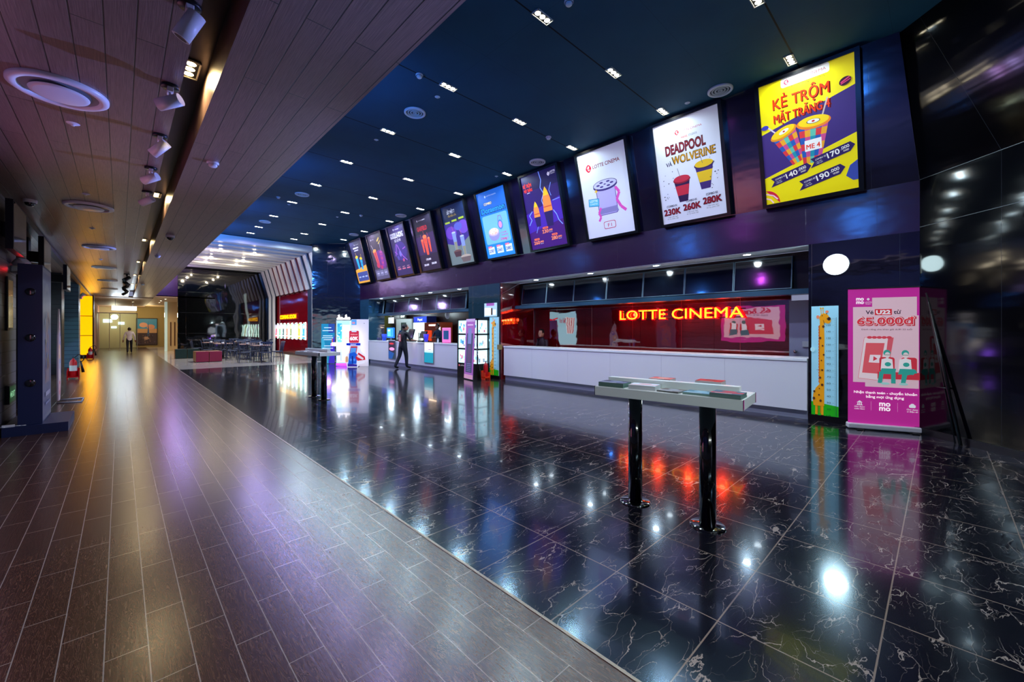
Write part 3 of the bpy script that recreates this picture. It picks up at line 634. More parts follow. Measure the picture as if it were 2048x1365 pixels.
def p_bolt(a):
    a.rect(0, 0, PW, PH, '#2a1660'); a.poly([(0, 0), (PW, 0), (PW, .62), (0, .42)], '#3c1468'); a.poly([(0, .9), (PW, 1.15), (PW, .62), (0, .42)], '#40209a'); a.rect(0, 1.45, PW, PH, '#1c1448')
    def bolt(p, w): a.line(p, w * 2.4, '#3b50c8'); a.line(p, w, '#8fb0ff')
    bolt([(.62, PH), (.66, 1.62), (.60, 1.45), (.68, 1.30), (.58, 1.15), (.62, 1.02)], .012); bolt([(.95, 1.5), (.86, 1.34), (.90, 1.2)], .008); bolt([(.05, .62), (.16, .74), (.10, .86), (.22, .95)], .012); bolt([(.90, .86), (.98, .74), (1.02, .60), (1.12, .48)], .012); bolt([(.25, .40), (.34, .56), (.30, .66)], .008); bolt([(.92, 1.08), (1.15, 1.10)], .008)
    a.text('KẺ TRỘM', .19, 1.55, .08, '#e04028', w=.28, bold=.03); a.text('MẶT TRĂNG', .20, 1.44, .07, '#e04028', w=.28, bold=.03); a.text('CINEMA', .2, 1.40, .02, '#fff')
    a.roundel(.92, 1.70, .04, '#dcd8f0', '#2a1660'); a.text('LOTTE', 1.05, 1.71, .04, '#dcd8f0', w=.16, bold=.02); a.text('CINEMA', 1.05, 1.675, .02, '#dcd8f0', w=.14)
    for x, y, w, h in ((.36, .55, .20, .62), (.74, .50, .28, .95)):    # two plain pointed snack cones
        a.poly([(x - w * .35, y), (x + w * .35, y), (x + w * .5, y + h * .42), (x - w * .5, y + h * .42)], '#241650')
        a.poly([(x - w * .5, y + h * .38), (x + w * .5, y + h * .38), (x + w * .42, y + h * .7), (x + w * .2, y + h * .9), (x, y + h), (x - w * .2, y + h * .9), (x - w * .42, y + h * .7)], '#e8823c')
        a.poly([(x - w * .33, y + h * .78), (x + w * .33, y + h * .78), (x + w * .2, y + h * .9), (x, y + h), (x - w * .2, y + h * .9)], '#e8b81c')
        a.line([(x - w * .45, y + h * .5), (x + w * .45, y + h * .5)], .03, '#b8502c')
    for x, y, n in ((.56, .36, '230'), (.22, .12, '260'), (.82, .16, '280')):
        a.rrect(x - .09, y + .10, x + .09, y + .15, .02, '#e86848'); a.text('COMBO', x, y + .11, .03, '#2a1660', w=.14, bold=.01); a.text(n, x - .02, y, .085, '#f08858', w=.20, bold=.02); a.text('.000', x + .15, y + .03, .045, '#f08858', w=.13, bold=.02); a.text('1 bắp nước', x + .15, y - .005, .018, '#e0d8f0')
def p_blue(a):
    a.rect(0, 0, PW, PH, '#1f7fe0'); a.rect(0, 1.2, PW, PH, '#2268cc'); a.rrect(.08, .38, 1.10, 1.18, .06, '#6fb0f0')
    a.text('LOTTE CINEMA', .62, 1.68, .03, '#bcd8ff', w=.4); a.roundel(.36, 1.69, .03, '#bcd8ff', '#1f7fe0')
    a.text('COMBO', .42, 1.46, .075, '#0a1a40', w=.34, bold=.05); a.text('COMBO', .42, 1.465, .065, '#f0e8c0', w=.32, bold=.02)
    a.text('Doraemon', .58, 1.24, .17, '#081838', w=1.0, bold=.06); a.text('Doraemon', .58, 1.25, .15, '#38a8f0', w=.96, bold=.025)
    a.ell(.46, .62, .22, .16, '#8c88d8'); a.ell(.46, .70, .22, .11, '#b8a8e8'); a.ell(.46, .72, .19, .09, '#e8c8b8')
    for i in range(30): t, r = random.uniform(0, 2 * PI), random.uniform(.2, 1); a.ell(.46 + .17 * r * math.cos(t), .73 + .08 * r * math.sin(t), .014, .012, random.choice(['#f6e8c8', '#d88a78', '#fff']), n=8)
    a.ell(.78, .86, .10, .13, '#4a78c8'); a.ell(.78, .86, .07, .09, '#d08ab8'); a.line([(.70, .96), (.74, 1.10), (.84, 1.10), (.88, .96)], .014, '#8a3a6a')
    a.text('LY NƯỚC', .86, .62, .035, '#c03060', w=.25, bold=.02); a.text('+ XUNG RÚT', .88, .55, .035, '#c03060', w=.28, bold=.02); a.text('2 trong 1', .84, .44, .07, '#d02050', w=.3, bold=.03)
    for i, n in enumerate(('230', '260', '280')):
        x = .24 + i * .36; a.rect(x - .13, .10, x + .13, .30, '#cfdcf6'); a.text(n, x - .02, .15, .085, '#142a70', w=.2, bold=.02); a.text('K', x + .11, .20, .04, '#142a70'); a.rrect(x - .13, .28, x + .03, .33, .015, '#e03850'); a.text('COMBO', x - .05, .29, .025, '#fff', w=.12)
def p_cliff(a):
    a.rect(0, 0, PW, PH, '#3b2a80'); a.rect(0, 1.3, PW, PH, '#16254a'); a.poly([(0, 0), (PW, 0), (PW, .8), (.6, .55), (0, .7)], '#6d7a78'); a.ell(.3, 1.0, .28, .2, '#6a3cb0'); a.ell(.95, 1.1, .26, .2, '#7048b8'); a.ell(.7, 1.15, .2, .12, '#5a5fc0')
    a.text('LẬT MẶT 7', .48, 1.58, .10, '#d8e0f0', w=.40, bold=.02); a.text('Một Điều Ước', .52, 1.48, .06, '#b8a040', w=.42, bold=.01)
    for i, n in enumerate(('99.000', '139.000', '239.000')): a.rect(.08 + i * .36, 1.30 + i * .02, .34 + i * .36, 1.355 + i * .02, '#a8c038')
    for x, y, h in ((.42, .42, .58), (.80, .22, .62)):
        a.poly([(x - .07, y), (x + .07, y), (x + .10, y + h), (x - .10, y + h)], '#7f90c8'); a.poly([(x - .06, y), (x + .06, y), (x + .08, y + h * .5), (x - .07, y + h * .5)], '#8a8870'); a.ell(x, y + h, .10, .025, '#b8c4e8'); a.line([(x, y + h), (x - .04, y + h + .2)], .012, '#c06a78')
    a.ell(.44, .40, .20, .06, '#6a4a4a'); a.poly([(.24, .40), (.64, .40), (.58, .24), (.30, .24)], '#4a3038'); a.ell(.80, .20, .26, .07, '#b0a090'); a.poly([(.54, .20), (1.06, .20), (.98, .05), (.62, .05)], '#6a5a58')
def p_red(a):
    a.rect(0, 0, PW, PH, '#2c2138'); a.rect(0, 1.25, PW, PH, '#1e1a2a'); a.poly([(0, .55), (PW, .55), (PW, 1.25), (0, 1.15)], '#3a2450')
    a.text('GARFIELD', .52, 1.36, .14, '#b02030', w=.62, bold=.05); a.roundel(.32, 1.70, .03, '#c8c0d0', '#2c2138'); a.text('LOTTE CINEMA', .6, 1.68, .03, '#c8c0d0', w=.4)
    for x, w, y, h in ((.38, .12, .62, .42), (.58, .20, .52, .62), (.80, .12, .60, .46)):
        a.poly([(x - w * .3, y), (x + w * .3, y), (x + w * .6, y + h), (x - w * .6, y + h)], '#e0503a'); a.ell(x, y + h, w * .6, w * .3, '#f07848'); a.line([(x, y + h + .02), (x - .04, y + h + .2)], .012, '#d85a60')
        for i in range(5): a.ell(x + random.uniform(-.3, .3) * w, y + h * random.uniform(.3, .95), .015, .02, '#b82c28', n=8)
    a.text('170.000', .54, .34, .065, '#e8e0ec', w=.30, bold=.03); a.text('250.000', .34, .16, .065, '#e8e0ec', w=.30, bold=.03); a.text('300.000', .82, .18, .065, '#e8e0ec', w=.30, bold=.03)
def p_king(a):
    a.rect(0, 0, PW, PH, '#2e2350'); a.rect(0, 0, PW, .5, '#372c58'); a.ell(.6, .9, .45, .35, '#3c2a78')
    a.roundel(.42, 1.70, .03, '#c8c0d0', '#2c2138'); a.text('LOTTE CINEMA', .66, 1.68, .03, '#c8c0d0', w=.3); a.text('GODZILLA-KONG', .56, 1.40, .19, '#c8c4d8', w=.95, bold=.04); a.text('ĐẾ CHẾ MỚI', .56, 1.25, .09, '#c8c4d8', w=.45, bold=.03)
    for p in ([(.40, 1.18), (.30, .9), (.18, .75)], [(.44, 1.15), (.60, .85), (.70, .70), (.95, .52)], [(.18, .92), (.34, .80)], [(.78, .95), (1.0, 1.0)]): a.line(p, .05, '#5c48b0'); a.line(p, .018, '#c05aa8')
    a.ell(.56, .80, .08, .11, '#7a6ac0'); a.ell(.70, .55, .07, .06, '#b84a78'); a.ell(.36, .66, .06, .08, '#54489c')
    for i in range(3): a.rect(.15 + i * .34, .31, .33 + i * .34, .33, '#d08aa0'); a.rect(.12 + i * .34, .22, .36 + i * .34, .27, '#c86a80')
def p_drink(a):
    a.rect(0, 0, PW, PH, '#3c3040'); a.ell(.75, .75, .42, .42, '#6a2c78'); a.rect(0, 0, PW, .42, '#57506a')
    a.roundel(.26, 1.62, .035, '#b8b0c0', '#3c3040'); a.text('LOTTE', .42, 1.6, .04, '#b8b0c0', w=.2); a.poly([(.74, 1.54), (.96, 1.66), (.99, 1.60), (.78, 1.48)], '#c8a850'); a.poly([(.80, 1.42), (1.02, 1.54), (1.0, 1.47), (.84, 1.38)], '#c8a850')
    a.cup(.48, .55, .18, .28, .62, 10, ['#c83c48', '#a02838', '#d8584a'], ('#c85a30', '#e89048'), (-.1, -.5, .3, '#d0c0c8')); a.cup(.84, .50, .16, .24, .55, -4, ['#8a3088', '#a83c78'], ('#7a2878', '#b04890'), (.1, .1, .38, '#b8b0d0')); a.ell(.44, .58, .14, .11, '#c03450'); a.ell(.70, .48, .10, .08, '#b03060')
    for i in range(3): a.rrect(.12 + i * .33, .14, .40 + i * .33, .36, .03, '#7a7490'); a.rect(.17 + i * .33, .23, .35 + i * .33, .27, '#b8b0c8')
def p_figs(a):
    a.rect(0, 0, PW, PH, '#2c2848'); a.rect(0, 0, PW, .75, '#e09a38'); a.poly([(0, .6), (PW, .75), (PW, .85), (0, .75)], '#2c2848'); a.rrect(.08, .08, 1.10, .48, .04, '#3f4a80')
    a.roundel(.45, 1.66, .03, '#c8c0d0', '#2c2138'); a.text('LOTTE CINEMA', .7, 1.64, .03, '#c8c0d0', w=.35); a.rect(.25, 1.5, .8, 1.56, '#b8b4d0'); a.rect(.32, 1.4, .74, 1.45, '#b8b4d0')
    a.cup(.44, .62, .16, .24, .52, 4, ['#2a9ad0', '#38b0e0', '#1c80b8'], ('#d8a020', '#f0bc30'), (.1, -.1, .2, '#e8b830')); a.cup(.74, .58, .15, .22, .46, -6, ['#2a9ad0', '#1c80b8'], ('#d8a020', '#f0bc30'), (.1, .2, .2, '#e8b830'))
    for i in range(3): a.rect(.17 + i * .32, .24, .38 + i * .32, .29, '#a8b4e0')
FRAME_M = mat('#0b0f14', 0.25)
plist = [(p_yellow, 'yellow and purple cinema combo poster with two patterned cups, nearest the camera', .25), (p_white_cups, 'white cinema poster with a red cup and a yellow cup above three prices', .16), (p_reel, 'pale lilac cinema poster with a film reel on a canister and pink ribbons', .16),
         (p_bolt, 'dark purple cinema poster with lightning and two orange pointed cones', .6), (p_blue, 'bright blue cinema combo poster with a popcorn bowl', .6), (p_cliff, 'violet and grey poster with two tall cups on rocks', .45), (p_red, 'dark poster with three red cups fanned upright', .5),
         (p_king, 'dark purple poster with large pale title and magenta streaks', .45), (p_drink, 'brown and purple poster with a red drink and a tall purple drink', .45), (p_figs, 'navy and orange poster with two blue cups, farthest from the camera', .55)]
for k, (fn, lab, ee) in enumerate(plist):
    yc = 1.42 + 1.8 * k; zb = 3.50
    xb = 7.95 - 0.2646 * (zb - 3.49)
    org = Vector((xb, yc + .65, zb)) + LN * 0.005
    t = thing('framed_poster', lab, 'poster', (xb - .06, yc, zb), 'framed posters on the leaning wall')
    f = MB(FRAME_M); Hh, Ww, dp = 1.93, 1.30, .125
    f.obox(org, LU, LV, LN, 0, Ww, 0, Hh, 0, dp - .03)
    for a0_, a1_, b0_, b1_ in ((0, Ww, 0, .05), (0, Ww, Hh - .05, Hh), (0, .06, .05, Hh - .05), (Ww - .06, Ww, .05, Hh - .05)): f.obox(org, LU, LV, LN, a0_, a1_, b0_, b1_, dp - .03, dp)
    f.build('frame', t)
    a = Art(org + LU * .06 + LV * .05 + LN * (dp - .027), LU, LV, LN, e=ee, step=.00012); fn(a); a.build('poster_sheet', t)

# ================================================================ BOOTH SCREENS, COUNTERS, SIGN
CNTW = mat('#f4f1f4', 0.22, coat=0.3); CNTT = mat('#f4f6f8', 0.15); KICK = mat('#9fa3b0', 0.3)
def menu_screen(y0, y1, lab, grp, m=SCREENOFF):
    t = thing('menu_screen', lab, 'screen', (8.45, (y0 + y1) / 2, 2.14), grp)
    P = lambda yy, zz, d: (8.40 + (zz - 2.12) * 0.12 + d, yy, zz)
    z0, z1 = 2.15, 2.72
    b = MB(mat('#5f7582', 0.25)); b.hexa([P(y0 + .006, z0, 0), P(y0 + .006, z0, .05), P(y1 - .006, z0, .05), P(y1 - .006, z0, 0), P(y0 + .006, z1, 0), P(y0 + .006, z1, .05), P(y1 - .006, z1, .05), P(y1 - .006, z1, 0)]); b.build('housing', t)
    b = MB(m); b.hexa([P(y0 + .02, z0 + .015, -.004), P(y0 + .02, z0 + .015, 0.002), P(y1 - .02, z0 + .015, 0.002), P(y1 - .02, z0 + .015, -.004), P(y0 + .02, z1 - .015, -.004), P(y0 + .02, z1 - .015, 0.002), P(y1 - .02, z1 - .015, 0.002), P(y1 - .02, z1 - .015, -.004)]); b.build('panel', t)
ys = [1.78, 2.72, 3.66, 4.59, 5.54, 6.52, 7.46, 8.40]
scm = m_panel('dark_screen_face', '#060b14', rough=0.09, ior=2.0, wav=0.15, pw=90, zh=90, wscale=(1.5, 1.5, 3))
for k in range(7): menu_screen(ys[k], ys[k + 1], 'switched-off dark menu screen above the ticket counter, %s from the right' % ORD[k], 'menu screens above the ticket counter', scm)
ys = [11.07, 11.95, 12.85, 13.85, 14.88, 16.1, 17.1, 17.9]
for k in range(len(ys) - 1): menu_screen(ys[k], ys[k + 1] if k < 4 else ys[k + 1] - (.25 if k > 4 else 0), 'dark menu screen above the snack counter, %s from the right' % ORD[k], 'menu screens above the snack counter', scm)
struct(bx('trim_19', 8.34, 8.62, 1.46, 8.60, 2.04, 2.13, DKRAIL)); struct(bx('trim_20', 8.34, 8.62, 10.3, 18.4, 2.04, 2.13, DKRAIL))
struct(bx('trim_21', 8.56, 8.62, 1.46, 8.6, 2.13, 2.79, BLACK)); struct(bx('trim_22', 8.56, 8.62, 10.3, 18.4, 2.13, 2.79, BLACK))
def counter(y0, y1, lab, name):
    t = thing(name, lab, 'counter', (8.2, (y0 + y1) / 2, 0))
    bx('body', 7.90, 8.05, y0, y1, 0.14, 0.925, CNTW, t); bx('kick_plate', 7.96, 8.03, y0, y1, 0.0, 0.14, KICK, t)
    bx('worktop', 7.885, 8.45, y0, y1, 0.925, 0.97, CNTT, t, bevel=.004)
    return t
t1 = counter(1.47, 8.60, 'long white ticket counter in front of the red glass wall', 'ticket_counter')
b = MB(mat('#c9c4cc', 0.3))
for y in (2.7, 3.9, 5.1, 6.3, 7.5): b.box(7.8985, 7.9, y - .002, y + .002, .15, .92)
b.build('panel_joints', t1)
bx('tan_end_block', 7.84, 7.95, 8.72, 8.82, 0.86, 1.0, mat('#9c8a58', 0.5), t1)
t2 = counter(10.31, 17.35, 'long white snack counter behind the standing customer', 'snack_counter')
# illuminated sign: halo-lit letters on the red glass
sg = thing('illuminated_sign', 'glowing red and yellow letter sign on the red glass behind the ticket counter', 'sign', (9.02, 4.1, 1.65))
a = Art((9.0, 5.53, 1.65), (0, -1, 0), (0, 0, 1), (-1, 0, 0), e=1)
a.text('LOTTE CINEMA', 1.415, 0.02, 0.245, glow('#ff0c10', 4.5, 'letter_edge'), w=2.85, bold=.022); a.build('letter_halo', sg)
a = Art((8.985, 5.53, 1.65), (0, -1, 0), (0, 0, 1), (-1, 0, 0), e=1)
a.text('LOTTE CINEMA', 1.415, 0.03, 0.225, glow('#ffa820', 2.6, 'letter_face'), w=2.80, bold=.0); lt = a.build('letter_faces', sg)
a = Art((9.035, 5.53, 1.65), (0, -1, 0), (0, 0, 1), (-1, 0, 0)); a.rect(0.0, .03, 2.83, .05, mat('#300', 0.4)); a.rect(0, .2, 2.83, .22, mat('#300', 0.4)); a.build('mounting_rail', sg)
for y in (5.2, 4.5, 3.8, 3.1): lamp('POINT', (8.93, y, 1.80), 7, (1, 0.03, 0.01), size=0.05)
struct(bx('door_1', 9.0, 9.06, 1.50, 1.95, 0, 1.97, mat('#8d92a8', 0.5)))
t = thing('door_lock', 'grey keypad lock and round knob on the door behind the ticket counter', 'lock', (8.99, 1.62, 1.1))
bx('keypad', 8.965, 9.0, 1.56, 1.74, 1.12, 1.22, mat('#aab0b8', 0.3), t); MB(CHROME).tube((9.0, 1.84, 1.03), (8.95, 1.84, 1.03), .02).ball((8.94, 1.84, 1.03), .032).build('knob', t)
# round wall lamp on the black column
t = thing('round_wall_lamp', 'bright white round lamp on the black column above the giraffe chart', 'wall light', (7.93, 1.11, 2.43))
MB(WHITE).lathe((7.95, 1.11, 2.43), [(0.165, 0), (0.165, .02), (0.155, .03)], n=48, axis=(-1, 0, 0)).build('rim', t)
MB(glow('#eaffff', 14, 'disc_lamp')).lathe((7.95, 1.11, 2.43), [(0, .034), (0.13, .034), (0.157, .026)], n=48, axis=(-1, 0, 0)).build('diffuser', t)
lamp('POINT', (7.8, 1.11, 2.43), 12, (0.7, 0.95, 1.0), size=0.12)

# giraffe growth charts
def giraffe(yl, w, lab, x=7.945, e=.18):
    t = thing('growth_chart', lab, 'growth chart', (x, yl - w / 2, 0.02), 'giraffe height charts on the columns')
    bx('board', x - .012, x, yl - w, yl, 0.02, 1.80, mat('#dfe8e8', .4), t)
    a = Art((x - .0125, yl, 0.0), (0, -1, 0), (0, 0, 1), (-1, 0, 0), e=e); q = w / .34
    X = lambda v: v * q
    a.rect(0, .02, w, 1.80, '#9fdcec'); a.poly([(0, .02), (w, .02), (w, .25), (0, .30)], '#22b418')
    O, Bn = '#f0a010', '#5a3418'
    for u in (.05, .125): a.rect(X(u), .09, X(u + .03), .3, O); a.rect(X(u - .003), .08, X(u + .033), .1, Bn)
    for u in (.075, .11): a.rect(X(u), .12, X(u + .012), .26, '#c07c10')
    for i in range(20): a.ell(X(.105), .62 + i * .045, X(.014), .026, '#d0601c', n=10)
    a.poly([(X(.03), .24), (X(.165), .24), (X(.168), 1.30), (X(.16), 1.58), (X(.11), 1.60), (X(.105), .58), (X(.06), .52), (X(.025), .42), (X(.02), .32)], O)
    a.ell(X(.165), 1.61, X(.062), .075, O); a.ell(X(.21), 1.58, X(.04), .055, O); a.ell(X(.085), 1.63, X(.02), .028, '#f08860'); a.ell(X(.20), 1.71, X(.022), .02, '#f08860', 30)
    for u in (.128, .155): a.line([(X(u), 1.66), (X(u - .005), 1.76)], X(.008), O); a.ell(X(u - .006), 1.765, X(.011), .014, '#d8a020')
    a.ell(X(.225), 1.60, X(.022), .027, '#3a2418'); a.ell(X(.14), 1.65, X(.006), .009, '#221408'); a.ell(X(.195), 1.68, X(.006), .009, '#221408'); a.line([(X(.155), 1.58), (X(.165), 1.53), (X(.178), 1.51)], X(.005), '#5a2808')
    for u, v, r in ((.155, 1.48, .016), (.115, 1.30, .015), (.145, 1.18, .011), (.16, 1.04, .012), (.13, .95, .009), (.14, .80, .012), (.115, .68, .014), (.14, .57, .016), (.105, .51, .008), (.04, .46, .014), (.10, .41, .011), (.035, .35, .018), (.12, .32, .016)): a.ell(X(u), v, X(r), r * 1.3, Bn, n=12)
    a.line([(X(.315), .10), (X(.315), 1.62)], X(.004), '#20303c')
    for i in range(10, 161, 2): L = .05 if i % 10 == 0 else .025; a.rect(X(.315 - L), i / 100 - .001 + .0, X(.315), i / 100 + .001, '#2c4450'); a.k -= 1
    for i in range(10, 161, 10): a.text(str(i), X(.222), i / 100 - .012, .026, '#16222c', w=X(.05))
    a.rect(X(.07), .80, X(.16), .805, Bn); a.ell(X(.02), 1.12, X(.03), .04, '#b8ecf4')
    a.build('print', t)
giraffe(1.42, .34, 'giraffe height chart on the black column right of the ticket counter')
giraffe(9.26, .40, 'giraffe height chart on the steel column left of the ticket counter')

# near roll-up banner (pink)
FU, FN = Vector((0.723, -0.691, 0)), Vector((-0.691, -0.723, 0))
def pal(a, W, H):
    """the pink ticket-offer print, scaled to W x H"""
    k, j = W / .85, H / 1.95
    X, Y = (lambda v: v * k), (lambda v: v * j); M_, Pk, Rd, Tq = '#d0309c', '#eec4cc', '#e04858', '#38a898'
    a.rect(0, 0, W, H, M_)
    a.poly([(X(.06), Y(.60)), (X(.20), Y(.60)), (X(.20), Y(.54)), (X(.79), Y(.54)), (X(.79), Y(1.56)), (X(.77), Y(1.56)), (X(.77), Y(1.82)), (X(.28), Y(1.82)), (X(.28), Y(1.69)), (X(.06), Y(1.69))], Pk)
    for yy in (1.785, 1.735): a.text('mo', X(.14), Y(yy), .055 * j, '#fff', w=X(.085), bold=.04)
    a.roundel(X(.235), Y(1.80), .016 * k, '#fff', M_); a.text('LOTTE', X(.235), Y(1.745), .02 * j, '#fff', w=X(.08)); a.text('CINEMA', X(.235), Y(1.725), .012 * j, '#fff', w=X(.06))
    a.text('Vé', X(.25), Y(1.585), .055 * j, '#2a2038', w=X(.09), bold=.02); a.rect(X(.31), Y(1.57), X(.50), Y(1.655), '#e0303c'); a.text('U22', X(.405), Y(1.585), .055 * j, '#fff', w=X(.16), bold=.04); a.text('từ', X(.56), Y(1.585), .055 * j, '#2a2038', w=X(.08), bold=.02)
    a.text('65.000đ', X(.435), Y(1.425), .115 * j, '#c83040', w=X(.66), bold=.07); a.text('65.000đ', X(.425), Y(1.435), .105 * j, '#fbe8e8', w=X(.65), bold=.05); a.text('65.000đ', X(.425), Y(1.437), .10 * j, '#e83c48', w=X(.64), bold=.025)
    a.text('Dành riêng cho khán giả dưới 22 tuổi', X(.44), Y(1.355), .022 * j, '#4a2040', w=X(.56))
    a.poly([(X(.12), Y(.66)), (X(.40), Y(.63)), (X(.46), Y(1.25)), (X(.19), Y(1.25))], '#f6dcdc'); a.line([(X(.12), Y(.66)), (X(.40), Y(.63)), (X(.46), Y(1.25)), (X(.19), Y(1.25)), (X(.12), Y(.66))], X(.004), Rd)
    a.poly([(X(.46), Y(1.25)), (X(.52), Y(1.25)), (X(.46), Y(.80)), (X(.42), Y(.80))], '#e0606c'); a.poly([(X(.165), Y(.74)), (X(.36), Y(.73)), (X(.42), Y(1.17)), (X(.21), Y(1.17))], '#ea6068')
    for i in range(5): a.ell(X(.25 + i * .055), Y(1.25), X(.03), Y(.02), Rd, n=10)
    a.poly([(X(.24), Y(.89)), (X(.36), Y(.885)), (X(.375), Y(1.0)), (X(.255), Y(1.0))], '#fbe6e6'); a.poly([(X(.29), Y(.91)), (X(.34), Y(.945)), (X(.295), Y(.98))], '#e04050')
    for u in (.36, .60):      # two seats, two cartoon figures
        a.rrect(X(u), Y(.70), X(u + .17), Y(.97), .03 * k, '#d83848')
    a.rect(X(.34), Y(.66), X(.80), Y(.76), '#d83848')
    for u, cr in ((.445, 0), (.645, 1)):
        a.ell(X(u), Y(1.03), X(.04), Y(.045), Tq); a.ell(X(u + .005), Y(1.0), X(.03), Y(.042), '#f0dcd8'); a.rect(X(u - .025), Y(1.0), X(u + .035), Y(1.006), '#1c5850')
        a.poly([(X(u - .07), Y(.79)), (X(u + .07), Y(.79)), (X(u + .06), Y(.94)), (X(u), Y(.96)), (X(u - .06), Y(.94))], '#f4ecea')
        a.poly([(X(u - .08), Y(.73)), (X(u + .09), Y(.73)), (X(u + .10), Y(.81)), (X(u - .06), Y(.81))], Tq); a.ell(X(u + .01), Y(.87), X(.035), Y(.03), Tq)
        if cr: a.poly([(X(u - .05), Y(.60)), (X(u), Y(.60)), (X(u + .03), Y(.78)), (X(u - .03), Y(.78))], Tq); a.line([(X(u), Y(.74)), (X(u + .12), Y(.78))], X(.05), Tq)
        else: a.line([(X(u - .06), Y(.76)), (X(u - .08), Y(.60))], X(.05), Tq); a.line([(X(u + .07), Y(.76)), (X(u + .07), Y(.60))], X(.05), Tq)
        a.ell(X(u - .02), Y(.595), X(.05), Y(.018), '#a8d8d0')
    a.text('Nhận thanh toán - chuyển khoản', X(.42), Y(.44), .036 * j, '#fff', w=X(.70), bold=.03); a.text('bằng mọi ứng dụng', X(.42), Y(.38), .036 * j, '#fff', w=X(.42), bold=.03)
    for yy in (.27, .205): a.text('mo', X(.42), Y(yy), .075 * j, '#fff', w=X(.12), bold=.04)
    a.rect(X(.265), Y(.20), X(.268), Y(.33), '#f0b0dc'); a.rect(X(.56), Y(.20), X(.563), Y(.33), '#f0b0dc')
    a.poly([(X(.10), Y(.305)), (X(.17), Y(.305)), (X(.135), Y(.335))], '#fff'); a.rect(X(.10), Y(.265), X(.17), Y(.273), '#fff')
    for u in (.11, .13, .15): a.rect(X(u), Y(.273), X(u + .01), Y(.30), '#fff')
    a.rrect(X(.685), Y(.27), X(.755), Y(.31), .012 * k, '#fff'); a.ell(X(.72), Y(.315), X(.02), Y(.012), '#fff')
    for u, s1, s2 in ((.135, 'Ứng dụng', 'ngân hàng'), (.72, 'Ứng dụng', 'ví điện tử')): a.text(s1, X(u), Y(.235), .018 * j, '#fff', w=X(.12), bold=.02); a.text(s2, X(u), Y(.205), .018 * j, '#fff', w=X(.12), bold=.02)
p0, p1 = Vector((7.66, 0.935, 0)), Vector((7.97, 0.155, 0)); BU = (p1 - p0).normalized(); BN = Vector((BU.y, -BU.x, 0)); BN = BN if BN.x < 0 else -BN
t = thing('roll_up_banner', 'pink roll-up banner with two cartoon figures on red seats, by the black wall', 'banner', (p0 + p1) / 2)
WB = (p1 - p0).length
MB(mat('#e6dfe2', .3, metal=.2)).obox(p0, BU, Vector((0, 0, 1)), BN, -.01, WB + .01, .012, .085, -.07, .05).build('base_case', t, bevel=.015)
MB(BLACK).obox(p0, BU, Vector((0, 0, 1)), BN, .08, .16, 0, .012, -.16, .12).obox(p0, BU, Vector((0, 0, 1)), BN, WB - .16, WB - .08, 0, .012, -.16, .12).build('feet', t)
MB(CHROME).obox(p0, BU, Vector((0, 0, 1)), BN, -.005, WB + .005, 2.015, 2.035, -.008, .008).build('top_rail', t)
MB(mat('#7b1c60', .5)).obox(p0, BU, Vector((0, 0, 1)), BN, 0, WB, .08, 2.016, -.0015, 0.0).build('backing_sheet', t)
a = Art(p0 + Vector((0, 0, .08)) + BN * .001, BU, (0, 0, 1), BN, e=.28, step=.0001); pal(a, WB, 1.936); a.build('print', t)
MB(BLACK).tube(p0 + BU * WB / 2 - BN * .03 + Vector((0, 0, .05)), p0 + BU * WB / 2 - BN * .03 + Vector((0, 0, 2.01)), .009).build('pole', t)
# folded black easel leaning on the side wall behind the banner
t = thing('folded_easel', 'folded black metal easel leaning on the black wall behind the pink banner', 'easel', (7.75, -0.1, 0))
tp = Vector((7.96, 0.16, 1.93)) - Vector((.06, .03, 0))
for q, (fx, fy) in enumerate(((7.50, -0.17), (7.62, -.13), (7.80, 0.02))): MB(BLACK).tube((fx, fy, .0), tp + Vector((0, 0, -.01 * q)), .013 if q else .018, n=10).build('leg', t)
MB(BLACK).tube(Vector((7.5, -.17, 0)).lerp(tp, .35), Vector((7.80, .02, 0)).lerp(tp, .35), .01).build('crossbar', t)

# ================================================================ BROCHURE STANDS
def booklet(o, rot, w, l, h, top, side, stripe, lab, grp='brochure stacks on the stands'):
    t = thing('brochure_stack', lab, 'brochures', o, grp); t.rotation_euler = (0, 0, 0)
    c, s_ = math.cos(rot), math.sin(rot); U, V = Vector((c, s_, 0)), Vector((-s_, c, 0)); Z = Vector((0, 0, 1))
    b = MB(side); n = max(2, int(h / .006))
    for i in range(n):
        j = random.uniform(-.002, .002); b.obox(o, U, V, Z, -w / 2 + j, w / 2 + j, -l / 2 - j, l / 2 - j, h * i / n, h * (i + 1) / n)
    b.build('pages', t)
    a = Art(Vector(o) + Z * (h + .0006) - U * w / 2 - V * l / 2, U, V, Z, e=.05, step=.0002); a.rect(0, 0, w, l, top); a.poly([(0, l * .1), (w, l * .35), (w, l * .6), (0, l * .3)], stripe); a.ell(w * .5, l * .72, w * .25, l * .14, stripe); a.rect(w * .15, l * .08, w * .7, l * .14, '#e8e8e8'); a.build('cover', t)
